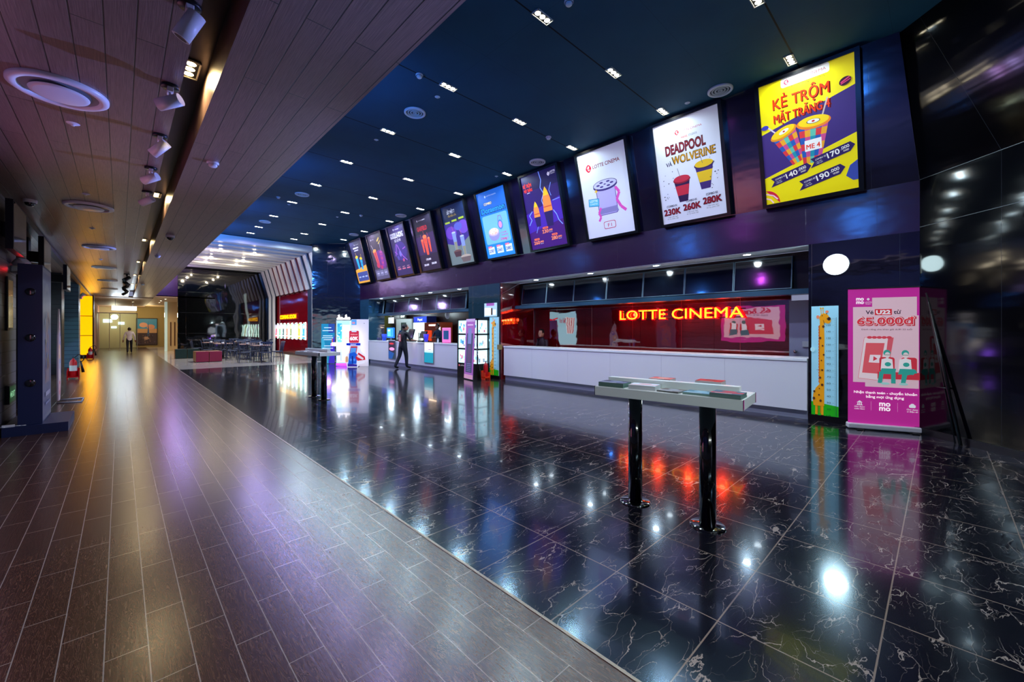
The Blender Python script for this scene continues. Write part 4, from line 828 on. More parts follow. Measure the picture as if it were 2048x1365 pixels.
def brochure_stand(dx, dy, lab, full=True):
    L = thing('brochure_stand', lab, 'table', (3.095 + dx, 1.465 + dy, 0), 'two-legged white brochure stands')
    TT = mat('#e2eeea', .35); TT2 = mat('#f2ece6', .3)
    ang = math.radians(6.6); U = Vector((math.sin(ang), -math.cos(ang), 0)) * 1; U = Vector((0.115, -0.993, 0)); V = Vector((0.993, .115, 0)); o = Vector((2.77 + dx, 1.93 + dy, 0)); Z = Vector((0, 0, 1)); Lg = 1.06; Wd = .44
    b = MB(TT); b.obox(o, U, V, Z, 0, Lg, 0, Wd, .905, .975); b.build('tabletop', L, bevel=.002)
    for e0, e1, v0, v1 in ((Lg, Lg + .003, -.001, .02), (-.003, 0, -.001, .02), (Lg, Lg + .003, Wd - .01, Wd + .001)): MB(GLOSSB).obox(o, U, V, Z, e0, e1, v0, v1, .904, .976).build('corner_edging', L)
    b = MB(TT2); b.obox(o, U, V, Z, 0.005, Lg - .005, .005, Wd - .005, .975, .977); b.build('top_laminate', L)
    b = MB(TT); b.obox(o, U, V, Z, .02, Lg - .06, .20, .27, .977, 1.035); b.build('centre_ledge', L, bevel=.002)
    for yy in (1.755, 1.175):
        g = MB(GLOSSB).tube((3.095 + dx, yy + dy, .012), (3.095 + dx, yy + dy, .905), .057, n=40).build('leg', L)
        MB(GLOSSB).lathe((3.095 + dx, yy + dy, 0), [(0.0, .012), (.115, .012), (.122, .006), (.122, 0)], n=48).build('foot_disc', g)
    pos = lambda a_, b_, z_: o + U * a_ + V * b_ + Z * z_
    r = math.atan2(U.y, U.x)
    if full:
        booklet(pos(.13, .09, .977), r, .21, .15, .034, '#3a3a58', mat('#5d8076', .6), '#8a90b0', 'brochure stack with a dark photo cover at the far left end of the near stand')
        booklet(pos(.37, .10, .977), r + .1, .20, .15, .032, '#dfe6f0', mat('#c4ccd0', .6), '#e8a8a8', 'white brochure stack with pink edge, second from the left on the near stand')
        booklet(pos(.58, .09, .977), r - .1, .16, .15, .010, '#6a5a58', mat('#66716c', .6), '#a8b0b8', 'thin brown brochure pile in the middle of the near stand')
        booklet(pos(.77, .09, .977), r - .05, .18, .15, .014, '#4f7f94', mat('#7aa096', .6), '#9cc4d4', 'thin teal brochure pile on the near stand, fourth from the left')
        booklet(pos(.955, .085, .977), r - .04, .19, .16, .03, '#46607a', mat('#6b8a86', .6), '#e02830', 'blue brochure stack with a red stripe at the right end of the near stand')
        booklet(pos(.42, .345, .977), r, .17, .14, .062, '#c82830', mat('#b8b0b0', .6), '#f0c0b0', 'red brochure stack on the back of the near stand, left of the other red one')
        booklet(pos(.78, .345, .977), r, .18, .14, .072, '#d02028', mat('#b8b0b0', .6), '#7a1018', 'taller red brochure stack on the back of the near stand')
    else:
        booklet(pos(.25, .10, .977), r, .20, .15, .012, '#b0a8b0', mat('#c4ccd0', .6), '#707890', 'thin grey brochure pile at the far end of the far stand'); booklet(pos(.62, .10, .977), r + .1, .20, .15, .012, '#a8b4c8', mat('#c4ccd0', .6), '#e8e8e8', 'thin pale brochure pile nearest on the far stand')
brochure_stand(0, 0, 'white brochure stand on two black posts, nearest the camera')
brochure_stand(-0.08, 7.545, 'white brochure stand on two black posts, far away by the food hall', False)

# ================================================================ PEOPLE
SKIN = mat('#a8745a', .5)
def person(loc, face, J, label, shirt, trousers, shoes, hair, sleeves='short', group=None, extra=None):
    """J: joints in a frame where +y is ahead, +x to the person's right, z up. One skinned body surface."""
    t = thing('person', label, 'person', loc, group)
    c, s_ = math.cos(face), math.sin(face)
    def Wd(p): return Vector((p[0] * c - p[1] * s_, p[0] * s_ + p[1] * c, p[2]))
    V, R, E, Lb, idx = [], [], [], [], {}
    def add(n, p, r):
        idx[n] = len(V); V.append(Vector(p)); R.append(r); return idx[n]
    bones = []
    def bone(a, b_, lab): E.append((idx[a], idx[b_])); bones.append((V[idx[a]], V[idx[b_]], lab))
    add('pel', J['pel'], (.135, .105)); add('wst', J['wst'], (.118, .09)); add('chs', J['chs'], (.15, .105)); add('nkb', J['nkb'], (.06, .055)); add('nk', J['nk'], (.046, .046))
    bone('pel', 'wst', 'shirt'); bone('wst', 'chs', 'shirt'); bone('chs', 'nkb', 'shirt'); bone('nkb', 'nk', 'skin')
    for sd in 'LR':
        q = -1 if sd == 'L' else 1
        add('sh' + sd, J['sh' + sd], (.056, .056)); add('el' + sd, J['el' + sd], (.04, .04)); add('wr' + sd, J['wr' + sd], (.026, .022)); bone('chs', 'sh' + sd, 'shirt'); bone('sh' + sd, 'el' + sd, 'sleeve'); bone('el' + sd, 'wr' + sd, 'fore')
        w, el = V[idx['wr' + sd]], V[idx['el' + sd]]; d = (w - el).normalized(); side = d.cross(Vector((0, 0, 1))); side = side.normalized() if side.length > .2 else Vector((0, 1, 0)); dn = Vector((0, 0, -.25))
        add('pm' + sd, w + d * .05, (.034, .018)); bone('wr' + sd, 'pm' + sd, 'skin')
        for k in range(4):
            ln = (.062, .072, .068, .052)[k]; o0 = side * (k - 1.5) * .018
            a0_ = add('f%d%s' % (k, sd), w + d * .085 + o0, (.010, .010)); add('g%d%s' % (k, sd), w + d * (.085 + ln * .5) + o0 + dn * .03, (.009, .009)); add('h%d%s' % (k, sd), w + d * (.085 + ln * .85) + o0 + dn * .11, (.008, .008))
            bone('pm' + sd, 'f%d%s' % (k, sd), 'skin'); bone('f%d%s' % (k, sd), 'g%d%s' % (k, sd), 'skin'); bone('g%d%s' % (k, sd), 'h%d%s' % (k, sd), 'skin')
        add('t0' + sd, w + d * .045 + side * .036 * -1, (.011, .011)); add('t1' + sd, w + d * .078 - side * .048, (.009, .009)); bone('wr' + sd, 't0' + sd, 'skin'); bone('t0' + sd, 't1' + sd, 'skin')
        add('hp' + sd, J['hp' + sd], (.088, .088)); add('kn' + sd, J['kn' + sd], (.062, .062)); add('an' + sd, J['an' + sd], (.045, .045)); add('to' + sd, J['to' + sd], (.042, .032))
        bone('pel', 'hp' + sd, 'leg'); bone('hp' + sd, 'kn' + sd, 'leg'); bone('kn' + sd, 'an' + sd, 'leg'); bone('an' + sd, 'to' + sd, 'shoe')
    me = bpy.data.meshes.new('body'); me.from_pydata([Wd(v) for v in V], E, []); ob = bpy.data.objects.new('body', me); COL.objects.link(ob)
    ob.modifiers.new('skin', 'SKIN'); ob.modifiers['skin'].use_smooth_shade = True; ob.modifiers.new('sub', 'SUBSURF').levels = 1
    sv = me.skin_vertices[0].data
    for i, r in enumerate(R): sv[i].radius = r
    sv[idx['pel']].use_root = True
    dg = bpy.context.evaluated_depsgraph_get(); dg.update(); m2 = bpy.data.meshes.new_from_object(ob.evaluated_get(dg)); bpy.data.objects.remove(ob)
    # head with face, joined on the neck: same surface
    hd, hc = J['hd'], Wd(J['hd']); bm = bmesh.new(); bm.from_mesh(m2)
    fw = Wd(J['look']).normalized() if 'look' in J else Wd((0, 1, 0)); rt = fw.cross(Vector((0, 0, 1))).normalized(); up = rt.cross(fw)
    M = Matrix((rt, fw, up)).transposed().to_4x4(); M.translation = hc
    def part(verts_fn, center, r, sc, mi):
        g = bmesh.ops.create_uvsphere(bm, u_segments=20, v_segments=14, radius=1, matrix=M @ Matrix.Translation(center) @ Matrix.Diagonal((r * sc[0], r * sc[1], r * sc[2], 1)))
        for f in set(f for v in g['verts'] for f in v.link_faces): f.material_index = mi; f.smooth = True
    part(0, (0, 0, 0), .1, (.76, .95, 1.15), 0); part(0, (0, .035, -.055), .1, (.55, .58, .62), 0)           # skull, jaw
    part(0, (0, .105, -.015), .1, (.13, .17, .22), 0)                                                       # nose
    for q in (-1, 1): part(0, (q * .077, -.005, -.01), .1, (.10, .2, .3), 0); part(0, (q * .03, .084, .012), .1, (.14, .08, .08), 5)
    part(0, (0, .088, -.062), .1, (.24, .06, .05), 6)
    bm.to_mesh(m2); nb = len(m2.polygons); bm.free()
    for m in (SKIN, shirt, trousers, shoes, shirt if sleeves == 'long' else SKIN, BLACK, mat('#8a4a44', .5)): m2.materials.append(m)
    LAB = {'skin': 0, 'shirt': 1, 'leg': 2, 'shoe': 3, 'sleeve': 1, 'fore': 4}
    bw = [(Wd(a), Wd(b_), l) for a, b_, l in bones]
    hz = hc.z - .10
    for p in m2.polygons:
        if p.center.z > hz and (Vector(p.center) - hc).length < .16: continue
        best, bl = 9, 'skin'
        for a, b_, l in bw:
            ab = b_ - a; u = max(0, min(1, (Vector(p.center) - a).dot(ab) / max(ab.length_squared, 1e-6))); dd = (a + ab * u - Vector(p.center)).length
            dd -= .03 if l == 'shirt' else 0
            if dd < best: best, bl = dd, l
        p.material_index = LAB[bl]
    o = bpy.data.objects.new('body', m2); COL.objects.link(o); o.parent = t
    b = MB(hair); 
    q = M.to_quaternion()
    b.ball(Vector(loc) + hc + M.to_3x3() @ Vector((0, -.014, .022)), .1, sc=(.83, .98, 1.10), n=20, q=q); hb = b.bm
    dele = [v for v in hb.verts if (M.to_3x3().transposed() @ (v.co - Vector(loc) - hc)).y > .045 and (M.to_3x3().transposed() @ (v.co - Vector(loc) - hc)).z < .062 or (M.to_3x3().transposed() @ (v.co - Vector(loc) - hc)).z < -.06]
    bmesh.ops.delete(hb, geom=dele, context='VERTS'); b.build('hair', t, recalc=False)
    if extra: extra(t, Wd, Vector(loc))
    return t
def stand(lean=0.0, arms=None, step=.06, h=1.0):
    J = dict(pel=(0, 0, .90), wst=(0, .01, 1.03), chs=(0, .01 + lean, 1.24), nkb=(0, .0 + lean * 1.4, 1.37), nk=(0, .01 + lean * 1.7, 1.42), hd=(0, .03 + lean * 2.1, 1.515))
    for sd, q in (('L', -1), ('R', 1)):
        J['sh' + sd] = (q * .17, .0 + lean * 1.3, 1.32); J['el' + sd] = (q * .22, -.02 + lean, 1.05); J['wr' + sd] = (q * .23, .08 + lean, .82)
        J['hp' + sd] = (q * .085, 0, .84); J['kn' + sd] = (q * .09, .02 + q * step * .5, .47); J['an' + sd] = (q * .095, -.02 + q * step, .075); J['to' + sd] = (q * .11, .13 + q * step, .035)
    if arms:
        for k, v in arms.items(): J[k] = v
    return {k: tuple(c * h for c in v) for k, v in J.items()}
DK, DKB = mat('#14161f', .6), mat('#181a26', .6); HAIR = mat('#0c0a0a', .45)
def back_print(t, Wd, L):
    a = Art(L + Wd((-.07, -.112, 1.0)), Wd((1, 0, 0)), (0, 0, 1), Wd((0, -1, 0)), e=.1); a.rect(0, 0, .14, .27, '#b0182c'); a.rect(.03, .03, .11, .24, '#e8c8c0'); a.text('7', .07, .07, .12, '#8a1020', w=.05, bold=.04); a.build('back_print', t)
J = stand(lean=.03, step=.10, arms=dict(elR=(.24, .10, 1.06), wrR=(.16, .33, 1.04), elL=(-.22, .12, 1.08), wrL=(-.12, .34, 1.05), look=(.35, .9, -.05), knL=(-.10, -.04, .47), anL=(-.12, -.20, .075), toL=(-.14, -.05, .035)), h=1.0)
person((7.50, 13.65, 0), -PI / 2 + .12, J, 'person in a black shirt with a red back print leaning on the snack counter', DK, DKB, BLACK, HAIR, extra=back_print).scale = (1.18, 1.22, 1.0)
J = stand(lean=.04, arms=dict(elR=(.22, .14, 1.08), wrR=(.10, .32, 1.08), elL=(-.22, .14, 1.08), wrL=(-.10, .32, 1.10)), h=1.03)
person((9.25, 13.9, 0), PI / 2 + .25, J, 'person in a dark teal shirt working behind the snack counter', mat('#1c3f48', .6), DKB, BLACK, HAIR, sleeves='long')
# seated cashier, seen in the far corner of the ticket booth
J = dict(pel=(0, 0, .52), wst=(0, .02, .66), chs=(0, .04, .88), nkb=(0, .05, 1.02), nk=(0, .07, 1.07), hd=(0, .10, 1.165))
for sd, q in (('L', -1), ('R', 1)):
    J['sh' + sd] = (q * .165, .04, .97); J['el' + sd] = (q * .21, .10, .74); J['wr' + sd] = (q * .12, .32, .76); J['hp' + sd] = (q * .09, .04, .50); J['kn' + sd] = (q * .11, .44, .50); J['an' + sd] = (q * .11, .42, .09); J['to' + sd] = (q * .12, .56, .04)
J = {k: (v[0], v[1], v[2] + (.0 if k[:2] in ('an', 'to') else .16)) for k, v in J.items()}
person((8.87, 7.95, 0), PI / 2, J, 'seated person in dark clothes behind the left end of the ticket counter', mat('#2a1420', .6), DKB, BLACK, HAIR)
st = thing('stool', 'dark round office stool under the seated cashier', 'stool', (8.87, 7.95, 0))
MB(BLACK).lathe((8.87, 7.95, .50), [(0, .03), (.15, .03), (.17, .0), (.15, -.04), (0, -.04)], n=24).build('seat', st); MB(CHROME).tube((8.87, 7.95, .05), (8.87, 7.95, .47), .025).build('post', st)
b = MB(BLACK)
for k in range(5): b.tube((8.87, 7.95, .06), (8.87 + .16 * math.cos(k * 1.256), 7.95 + .16 * math.sin(k * 1.256), .025), .02)
b.build('base', st)
J = stand(arms=dict(elR=(.25, -.02, 1.06), wrR=(.28, .05, .84), elL=(-.25, -.02, 1.06), wrL=(-.28, .05, .84)), step=.12, h=.96)
person((0.42, 34.6, 0), 0.02, J, 'person in a white shirt and dark trousers walking away down the corridor', mat('#e6dee6', .6), DKB, BLACK, HAIR, sleeves='long')

# ================================================================ SNACK COUNTER THINGS
def slab(name, x0, x1, y0, y1, z0, z1, m, par, **k): return bx(name, x0, x1, y0, y1, z0, z1, m, par, **k)
t = thing('order_terminal', 'bright blue self-order terminal on the snack counter', 'terminal', (8.2, 15.9, .97))
slab('base', 8.1, 8.3, 15.75, 16.05, .97, 1.0, mat('#e0e6ee', .3), t); slab('stem', 8.18, 8.22, 15.87, 15.93, 1.0, 1.12, GREYM, t); slab('housing', 8.16, 8.22, 15.6, 16.22, 1.08, 1.52, mat('#1c80d8', .3, .25), t, bevel=.02)
a = Art((8.159, 16.16, 1.12), (0, -1, 0), (0, 0, 1), (-1, 0, 0), e=1.0); a.rect(.02, .03, .5, .36, '#58b8f0'); a.rect(.3, .05, .48, .34, '#2a90e0'); a.rect(.05, .25, .25, .30, '#e8f6ff'); a.build('screen', t)
for y, z, l, c in ((15.25, 1.40, 'dark cash register screen on the snack counter beside the blue terminal', '#0c1c38'), (14.45, 1.46, 'black touch screen just left of the standing customer', '#0a1020'), (13.55, 1.38, 'small black monitor right of the standing customer', '#0a1426')):
    t = thing('cash_register', l, 'cash register', (8.3, y, .97)); slab('base', 8.15, 8.45, y - .16, y + .16, .97, 1.03, BLACK, t); MB(BLACK).tube((8.33, y, 1.03), (8.33, y, z - .2), .025).build('stem', t)
    b = MB(mat(c, .12)); b.hexa([(8.24, y - .2, 1.12), (8.28, y - .2, 1.10), (8.28, y + .2, 1.10), (8.24, y + .2, 1.12), (8.34, y - .2, z), (8.38, y - .2, z - .02), (8.38, y + .2, z - .02), (8.34, y + .2, z)]); b.build('monitor', t)
t = thing('sign_frame', 'pink framed menu tablet standing on the snack counter', 'sign', (8.12, 11.75, .97)); slab('foot', 8.05, 8.2, 11.6, 11.9, .97, .99, mat('#e060a8', .4), t); slab('frame', 8.1, 8.13, 11.5, 12.0, .99, 1.50, mat('#e878b8', .4, .4), t, bevel=.02); slab('screen', 8.095, 8.1, 11.6, 11.9, 1.10, 1.40, mat('#2a5a88', .15, .2), t)
MB(WHITE).lathe((8.1, 12.25, .97), [(0, 0), (.03, 0), (.03, .10), (.012, .13), (.012, .16), (0, .16)], n=16).build('bottle', label='small white bottle beside the pink menu tablet', category='bottle')
MB(mat('#3a28c8', .35, .15)).lathe((8.15, 13.1, .97), [(0, 0), (.06, 0), (.10, .30), (.09, .30), (.05, .02)], n=20).build('bucket', label='purple popcorn bucket on the snack counter near the customer', category='bucket')
MB(mat('#e8c020', .4)).lathe((8.05, 14.9, .97), [(0, 0), (.035, 0), (.05, .12), (0, .12)], n=16).build('cup', label='yellow paper cup on the snack counter behind the customer', category='cup')
MB(mat('#2a48c0', .35, .15)).lathe((8.12, 16.35, .97), [(0, 0), (.08, 0), (.11, .28), (.1, .28), (.07, .02)], n=20).build('bucket', label='blue bucket left of the blue order terminal', category='bucket')
for k, y in enumerate((16.7, 16.85, 17.0)): MB(mat('#2a2c5a', .3)).lathe((8.15, y, .97), [(0, 0), (.04, 0), (.05, .12), (0, .12)], n=14).build('cup', label='small dark cup at the left end of the snack counter, %s from the right' % ORD[k], category='cup', group='dark cups on the snack counter')
# counter-front panels
def front_panel(y0, y1, lab, fn):
    t = thing('counter_poster', lab, 'poster', (7.89, (y0 + y1) / 2, .25)); slab('frame', 7.868, 7.8835, y0, y1, .25, 1.0, GREYM, t)
    a = Art((7.8675, y1 - .02, .27), (0, -1, 0), (0, 0, 1), (-1, 0, 0), e=.8); fn(a, y1 - y0 - .04, .71); a.build('print', t)
def fp1(a, w, h): a.rect(0, 0, w, h, '#1c4a86'); a.poly([(0, h * .45), (w, h * .3), (w, h), (0, h)], '#2a2034'); a.ell(w * .5, h * .55, w * .4, h * .09, '#e090b8'); a.ell(w * .45, h * .85, w * .35, h * .05, '#c83038'); a.poly([(w * .55, 0), (w, 0), (w, h * .5)], '#20303a')
def fp2(a, w, h): a.rect(0, 0, w, h * .6, '#128a9c'); a.rect(0, h * .55, w, h, '#ffe8d0'); a.rect(0, h * .5, w, h * .62, '#bff0f0'); a.ell(w * .6, h * .66, w * .2, h * .02, '#9090b8')
front_panel(14.9, 15.48, 'narrow dark poster set in the white snack counter front', fp1); front_panel(12.18, 12.78, 'glowing cream and teal poster set in the snack counter front', fp2)
# back equipment
t = thing('drinks_fridge', 'tall blue double-door drinks fridge lit inside, behind the snack counter', 'fridge', (10.2, 16.6, 0)); slab('cabinet', 10.0, 10.5, 16.0, 17.2, 0, 2.05, mat('#1a2a80', .3), t)
a = Art((9.995, 17.15, 1.78), (0, -1, 0), (0, 0, 1), (-1, 0, 0), e=.8); a.rect(0, 0, 1.1, .24, '#1c38c8'); a.text('Pepsi', .55, .07, .11, '#fff', w=.4, bold=.02); a.build('header', t)
for y0, y1 in ((16.04, 16.58), (16.62, 17.16)):
    g = slab('door', 9.98, 10.0, y0, y1, .15, 1.76, mat('#d8f4f8', .3, 1.6), t); slab('handle', 9.955, 9.98, (y1 - .05) if y0 < 16.5 else y0 + .02, (y1 - .02) if y0 < 16.5 else y0 + .05, .8, 1.3, BLACK, g)
struct(bx('door_2', 10.50, 10.56, 18.2, 19.8, 0, 1.98, mat('#cfe0e0', .4, .25)))
b = MB(mat('#3a5a50', .4)); b.box(10.45, 10.5, 18.75, 19.2, .9, 1.8); struct(b.build('trim_23'))
ex = thing('exit_sign', 'small green-white EXIT sign over the door behind the snack counter', 'sign', (10.45, 18.95, 2.02)); slab('box', 10.42, 10.47, 18.62, 19.28, 2.02, 2.19, mat('#101410', .4), ex)
a = Art((10.415, 19.26, 2.04), (0, -1, 0), (0, 0, 1), (-1, 0, 0), e=2.5); a.text('EXIT', .31, .025, .09, '#d8ffe8', w=.4, bold=.03); a.build('letters', ex)
t = thing('popcorn_warmer', 'lit popcorn warmer cabinet with red sides behind the snack counter', 'warmer', (10.0, 15.2, 0)); slab('base', 9.8, 10.4, 14.6, 15.9, 0, .9, mat('#3a3a40', .4), t); slab('case', 9.8, 10.4, 14.6, 15.9, .9, 1.75, mat('#6a2a18', .3, .25), t); slab('lamp_bar', 9.78, 9.8, 14.9, 15.5, 1.6, 1.66, glow('#ffd8b0', 7), t); slab('sign_panel', 9.78, 9.8, 14.62, 14.85, 1.0, 1.55, mat('#e8e0e0', .4, .7), t); slab('warm_glow', 9.78, 9.8, 15.3, 15.85, .95, 1.4, mat('#e04010', .3, .7), t)
t = thing('wall_clock', 'round wall clock above the popcorn warmer', 'clock', (9.3, 13.4, 2.1)); MB(WHITE).lathe((9.3, 13.4, 2.0), [(0, .03), (.13, .03), (.15, 0)], n=24, axis=(-1, 0, 0)).build('rim', t); MB(BLACK).box(9.262, 9.268, 13.395, 13.405, 2.0, 2.09).box(9.262, 9.268, 13.34, 13.405, 1.995, 2.005).build('hands', t); MB(GREYM).tube((9.3, 13.4, 2.12), (9.3, 13.4, 2.30), .012).build('hanger', t)
t = thing('notice_board', 'small white notice hanging at the left of the snack bay', 'notice', (9.9, 19.1, 1.95)); slab('board', 9.88, 9.9, 18.9, 19.45, 1.75, 2.05, mat('#e8eaf0', .4, .6), t); slab('hanger', 9.885, 9.895, 19.15, 19.2, 2.05, 2.30, GREYM, t)
# papers and terminals in the ticket booth

# ================================================================ PROMO CORNER BY THE SNACK COUNTER
ZU = Vector((0, 0, 1))
O = Vector((6.12, 16.37, 0))
t = thing('lit_display_unit', 'glowing white and blue lit shop display with two neon words on top', 'display', O + FU * .28)
bd = MB(mat('#cfe8f8', .3, .5)); bd.obox(O, FU, ZU, -FN, 0, .55, .12, 1.80, 0.02, .45); bd.build('cabinet', t)
MB(glow('#7a30ff', 4)).obox(O, FU, ZU, -FN, -.005, .555, .02, .12, 0, .45).build('purple_base', t)
a = Art(O + FN * -.015, FU, ZU, FN, e=.75, step=.0004); a.rect(.02, .13, .53, 1.78, '#9fd4ff'); a.rect(.04, .9, .22, 1.68, '#38a0ee'); a.rect(.24, .9, .52, 1.62, '#fff4e6'); a.rect(.04, .16, .52, .78, '#fff8ec'); a.ell(.40, .95, .12, .2, '#ffca8a'); a.ell(.42, .25, .09, .16, '#e8b080'); a.rect(.17, .2, .2, .7, '#4898e8')
for i in range(14): a.ell(random.uniform(.05, .21), random.uniform(.92, 1.66), .018, .03, random.choice(['#1860b0', '#c8e8ff', '#e8f4ff', '#2a80c8']), n=8)
a.build('backlit_print', t)
MB(glow('#fff2e8', 8, 'shelf_white')).obox(O, FU, ZU, FN, -.10, .58, .80, .93, -.02, .16).build('projecting_shelf', t); MB(glow('#8a38ff', 6)).obox(O, FU, ZU, FN, -.16, -.10, .82, .90, -.02, .12).build('shelf_end_lamp', t)
a = Art(O + ZU * 1.83, FU, ZU, FN, e=1, step=.001)
NE = glow('#fff4f8', 4, 'neon')
for u in (.03, .31): a.poly([(u, 0), (u + .24, 0), (u + .25, .06), (u + .20, .10), (u + .13, .08), (u + .10, .20), (u + .04, .17), (u + .05, .08), (u, .06)], NE)
a.rect(.27, .0, .31, .05, NE); a.build('neon_words', t)
lamp('POINT', O + FN * .5 + ZU * 1.3 + FU * .3, 3.5, (.80, .88, 1.0), size=.25); lamp('POINT', O + FN * .35 - FU * .15 + ZU * .6, 10, (.30, .10, 1.0), size=.1)
P1 = O + FU * .60
t = thing('poster_board', 'tall white poster board with small prints behind the cut-out phone', 'board', P1 + FU * .33)
MB(mat('#eae6f0', .4, .1)).obox(P1, FU, ZU, -FN, 0, .66, 0, 1.84, 0, .05).build('panel', t)
a = Art(P1 + FN * .001, FU, ZU, FN, e=.12); a.rect(.01, .01, .65, 1.83, '#f4ecf0'); a.rect(0, 1.62, .2, 1.82, '#5ab0e8'); a.rect(.02, 1.66, .14, 1.74, '#e8a0a8'); a.rect(.08, 1.3, .26, 1.31, '#9090b0'); a.ell(.08, .9, .08, .2, '#f0c488'); a.ell(.50, 1.68, .015, .015, '#554'); a.build('print', t)
P2 = O + FU * .52 + FN * .35
t = thing('phone_cut_out', 'cardboard phone cut-out with a red 60K panel, blue trousers and a red ticket', 'cut-out', P2 + FU * .36)
def outl(cx, cy, pts): return [(cx + a_, cy + b_) for a_, b_ in pts]
base = [(.06, 0), (.46, 0), (.50, .10), (.72, .16), (.78, .42), (.58, .62), (.52, .78), (.58, .80), (.58, .92), (.54, .94), (.53, 1.38), (.48, 1.42), (.16, 1.42), (.12, 1.38), (.12, .94), (.02, .92), (.02, .82), (.12, .80), (.13, .60), (.05, .48), (.0, .30)]
MB(mat('#f4f0f4', .4, .4)).prism(base, P2, FU, ZU, FN, .02).build('cardboard', t)
a = Art(P2 + FN * .021, FU, ZU, FN, e=.35, step=.0005); a.poly([(.08, .02), (.44, .02), (.44, .10), (.08, .14)], '#3a2c9a'); a.rrect(.14, .93, .51, 1.39, .04, '#d83048'); a.rrect(.23, 1.34, .42, 1.40, .02, '#d8dce8'); a.text('VÉ ĐỒNG GIÁ', .325, 1.23, .035, '#ffd8d8', w=.26, bold=.02); a.text('60K', .325, 1.03, .14, '#fff', w=.30, bold=.05)
a.rrect(.03, .83, .57, .92, .02, '#1838c0'); a.text('SNPAY', .30, .85, .04, '#fff', w=.22, bold=.03)
a.poly([(.13, .45), (.40, .45), (.46, .80), (.20, .80)], '#c83040'); a.poly([(.16, .50), (.38, .50), (.42, .74), (.21, .74)], '#5aa0e0'); a.poly([(.10, .12), (.42, .12), (.44, .50), (.34, .58), (.14, .52)], '#1c60d0'); a.poly([(.25, .12), (.28, .12), (.29, .42), (.24, .42)], '#0e2880'); a.ell(.2, .28, .04, .05, '#5a98e8'); a.ell(.34, .28, .04, .05, '#5a98e8')
a.poly([(.38, .36), (.46, .24), (.76, .28), (.74, .40), (.50, .56)], '#d82838'); a.poly([(.43, .40), (.66, .28), (.70, .34), (.48, .49)], '#f8dcdc'); a.ell(.06, .30, .05, .12, '#e8c890'); a.line([(.02, .4), (.03, .2)], .012, '#c83040'); a.line([(.07, .42), (.07, .2)], .012, '#c83040')
a.build('print', t); MB(GREYM).obox(P2 - FN * .22, FU, ZU, FN, .15, .45, 0, .02, 0, .22).build('foot', t)
P3 = Vector((6.10, 17.95, 0))
t = thing('banner_stand', 'teal and purple standing banner with white lines of text, left of the lit display', 'banner', P3 + FU * .28)
MB(BLACK).tube(P3 + FU * .28 - FN * .12, P3 + FU * .28 + ZU * 1.66 - FN * .02, .012).build('pole', t); MB(mat('#205868', .4)).obox(P3, FU, ZU, -FN, 0, .56, .02, 1.68, 0, .006).build('sheet', t)
a = Art(P3 + FN * .001, FU, ZU, FN, e=.45); a.rect(0, .02, .56, 1.68, '#1d84a0'); a.poly([(.3, .02), (.56, .02), (.56, 1.2), (.42, .9)], '#4430b0'); a.poly([(0, .02), (.3, .02), (.12, 1.0), (0, 1.1)], '#3aa8b8'); a.rect(.3, 1.3, .56, 1.68, '#284a90')
for i, (y, w) in enumerate(((1.5, .3), (1.38, .44), (1.16, .4), (1.08, .46), (1.0, .34), (.74, .3), (.64, .44))): a.rect(.27 - w / 2, y, .27 + w / 2, y + .03, '#d8f0f8')
a.ell(.46, .95, .025, .12, '#c85a40'); a.build('print', t)

# lit showcase against the steel column
t = thing('display_showcase', 'black three-tier showcase with lit glass shelves beside the steel column', 'display case', (7.72, 9.8, 0))
bx('base', 7.5, 7.93, 9.3, 10.28, 0, .43, BLACK, t)
a = Art((7.499, 10.24, .3), (0, -1, 0), (0, 0, 1), (-1, 0, 0), e=.4); a.roundel(.06, .05, .03, '#d83040', '#fff'); a.text('LOTTE CINEMA', .12, .03, .04, '#e8e0e0', w=.4, al='L'); a.build('logo_print', t)
LITG = mat('#c8f0f8', .25, 1.1)
for k, (z0, z1) in enumerate(((.43, .83), (.88, 1.27), (1.32, 1.71))):
    g = bx('lit_tier', 7.53, 7.92, 9.33, 10.25, z0, z1, LITG, t)
    a = Art((7.5295, 10.25, z0), (0, -1, 0), (0, 0, 1), (-1, 0, 0), e=.9)
    for i in range(22): x, y, w, h = random.uniform(.03, .82), random.uniform(.03, .25), random.uniform(.03, .09), random.uniform(.04, .12); a.rect(x, y, x + w, y + h, random.choice(['#8ad0e8', '#e8f8ff', '#c87a90', '#58a8c8', '#f0e8f0', '#d8c8e8', '#3a80b0']))
    a.build('goods_print', g)
    a = Art((7.53, 9.3295, z0), (1, 0, 0), (0, 0, 1), (0, -1, 0), e=.6)
    for i in range(9): x, y, w, h = random.uniform(.02, .30), random.uniform(.03, .25), random.uniform(.03, .08), random.uniform(.04, .12); a.rect(x, y, x + w, y + h, random.choice(['#8ad0e8', '#e8d8d0', '#c87a90', '#98a8b8', '#f0e8f0']))
    a.build('goods_print', g)
for z in (.83, 1.27, 1.71): bx('divider', 7.5, 7.93, 9.3, 10.28, z, z + .05, BLACK, t)
for x, y in ((7.5, 9.3), (7.5, 10.25), (7.90, 9.3)): bx('post', x, x + .03, y, y + .03, .43, 1.76, BLACK, t)
t = thing('roll_up_banner', 'narrow purple-framed banner leaning in front of the lit showcase', 'banner', (7.2, 9.3, 0))
LVb = Vector((.13, .05, 1.7)).normalized(); Ub = Vector((-.20, -.98, 0)).normalized(); Nb = Ub.cross(LVb); Nb = Nb if Nb.x < 0 else -Nb
ob = Vector((7.24, 9.60, .03)); MB(mat('#8a4a98', .4)).obox(ob, Ub, LVb, -Nb, 0, .56, 0, 1.72, 0, .012).build('frame', t)
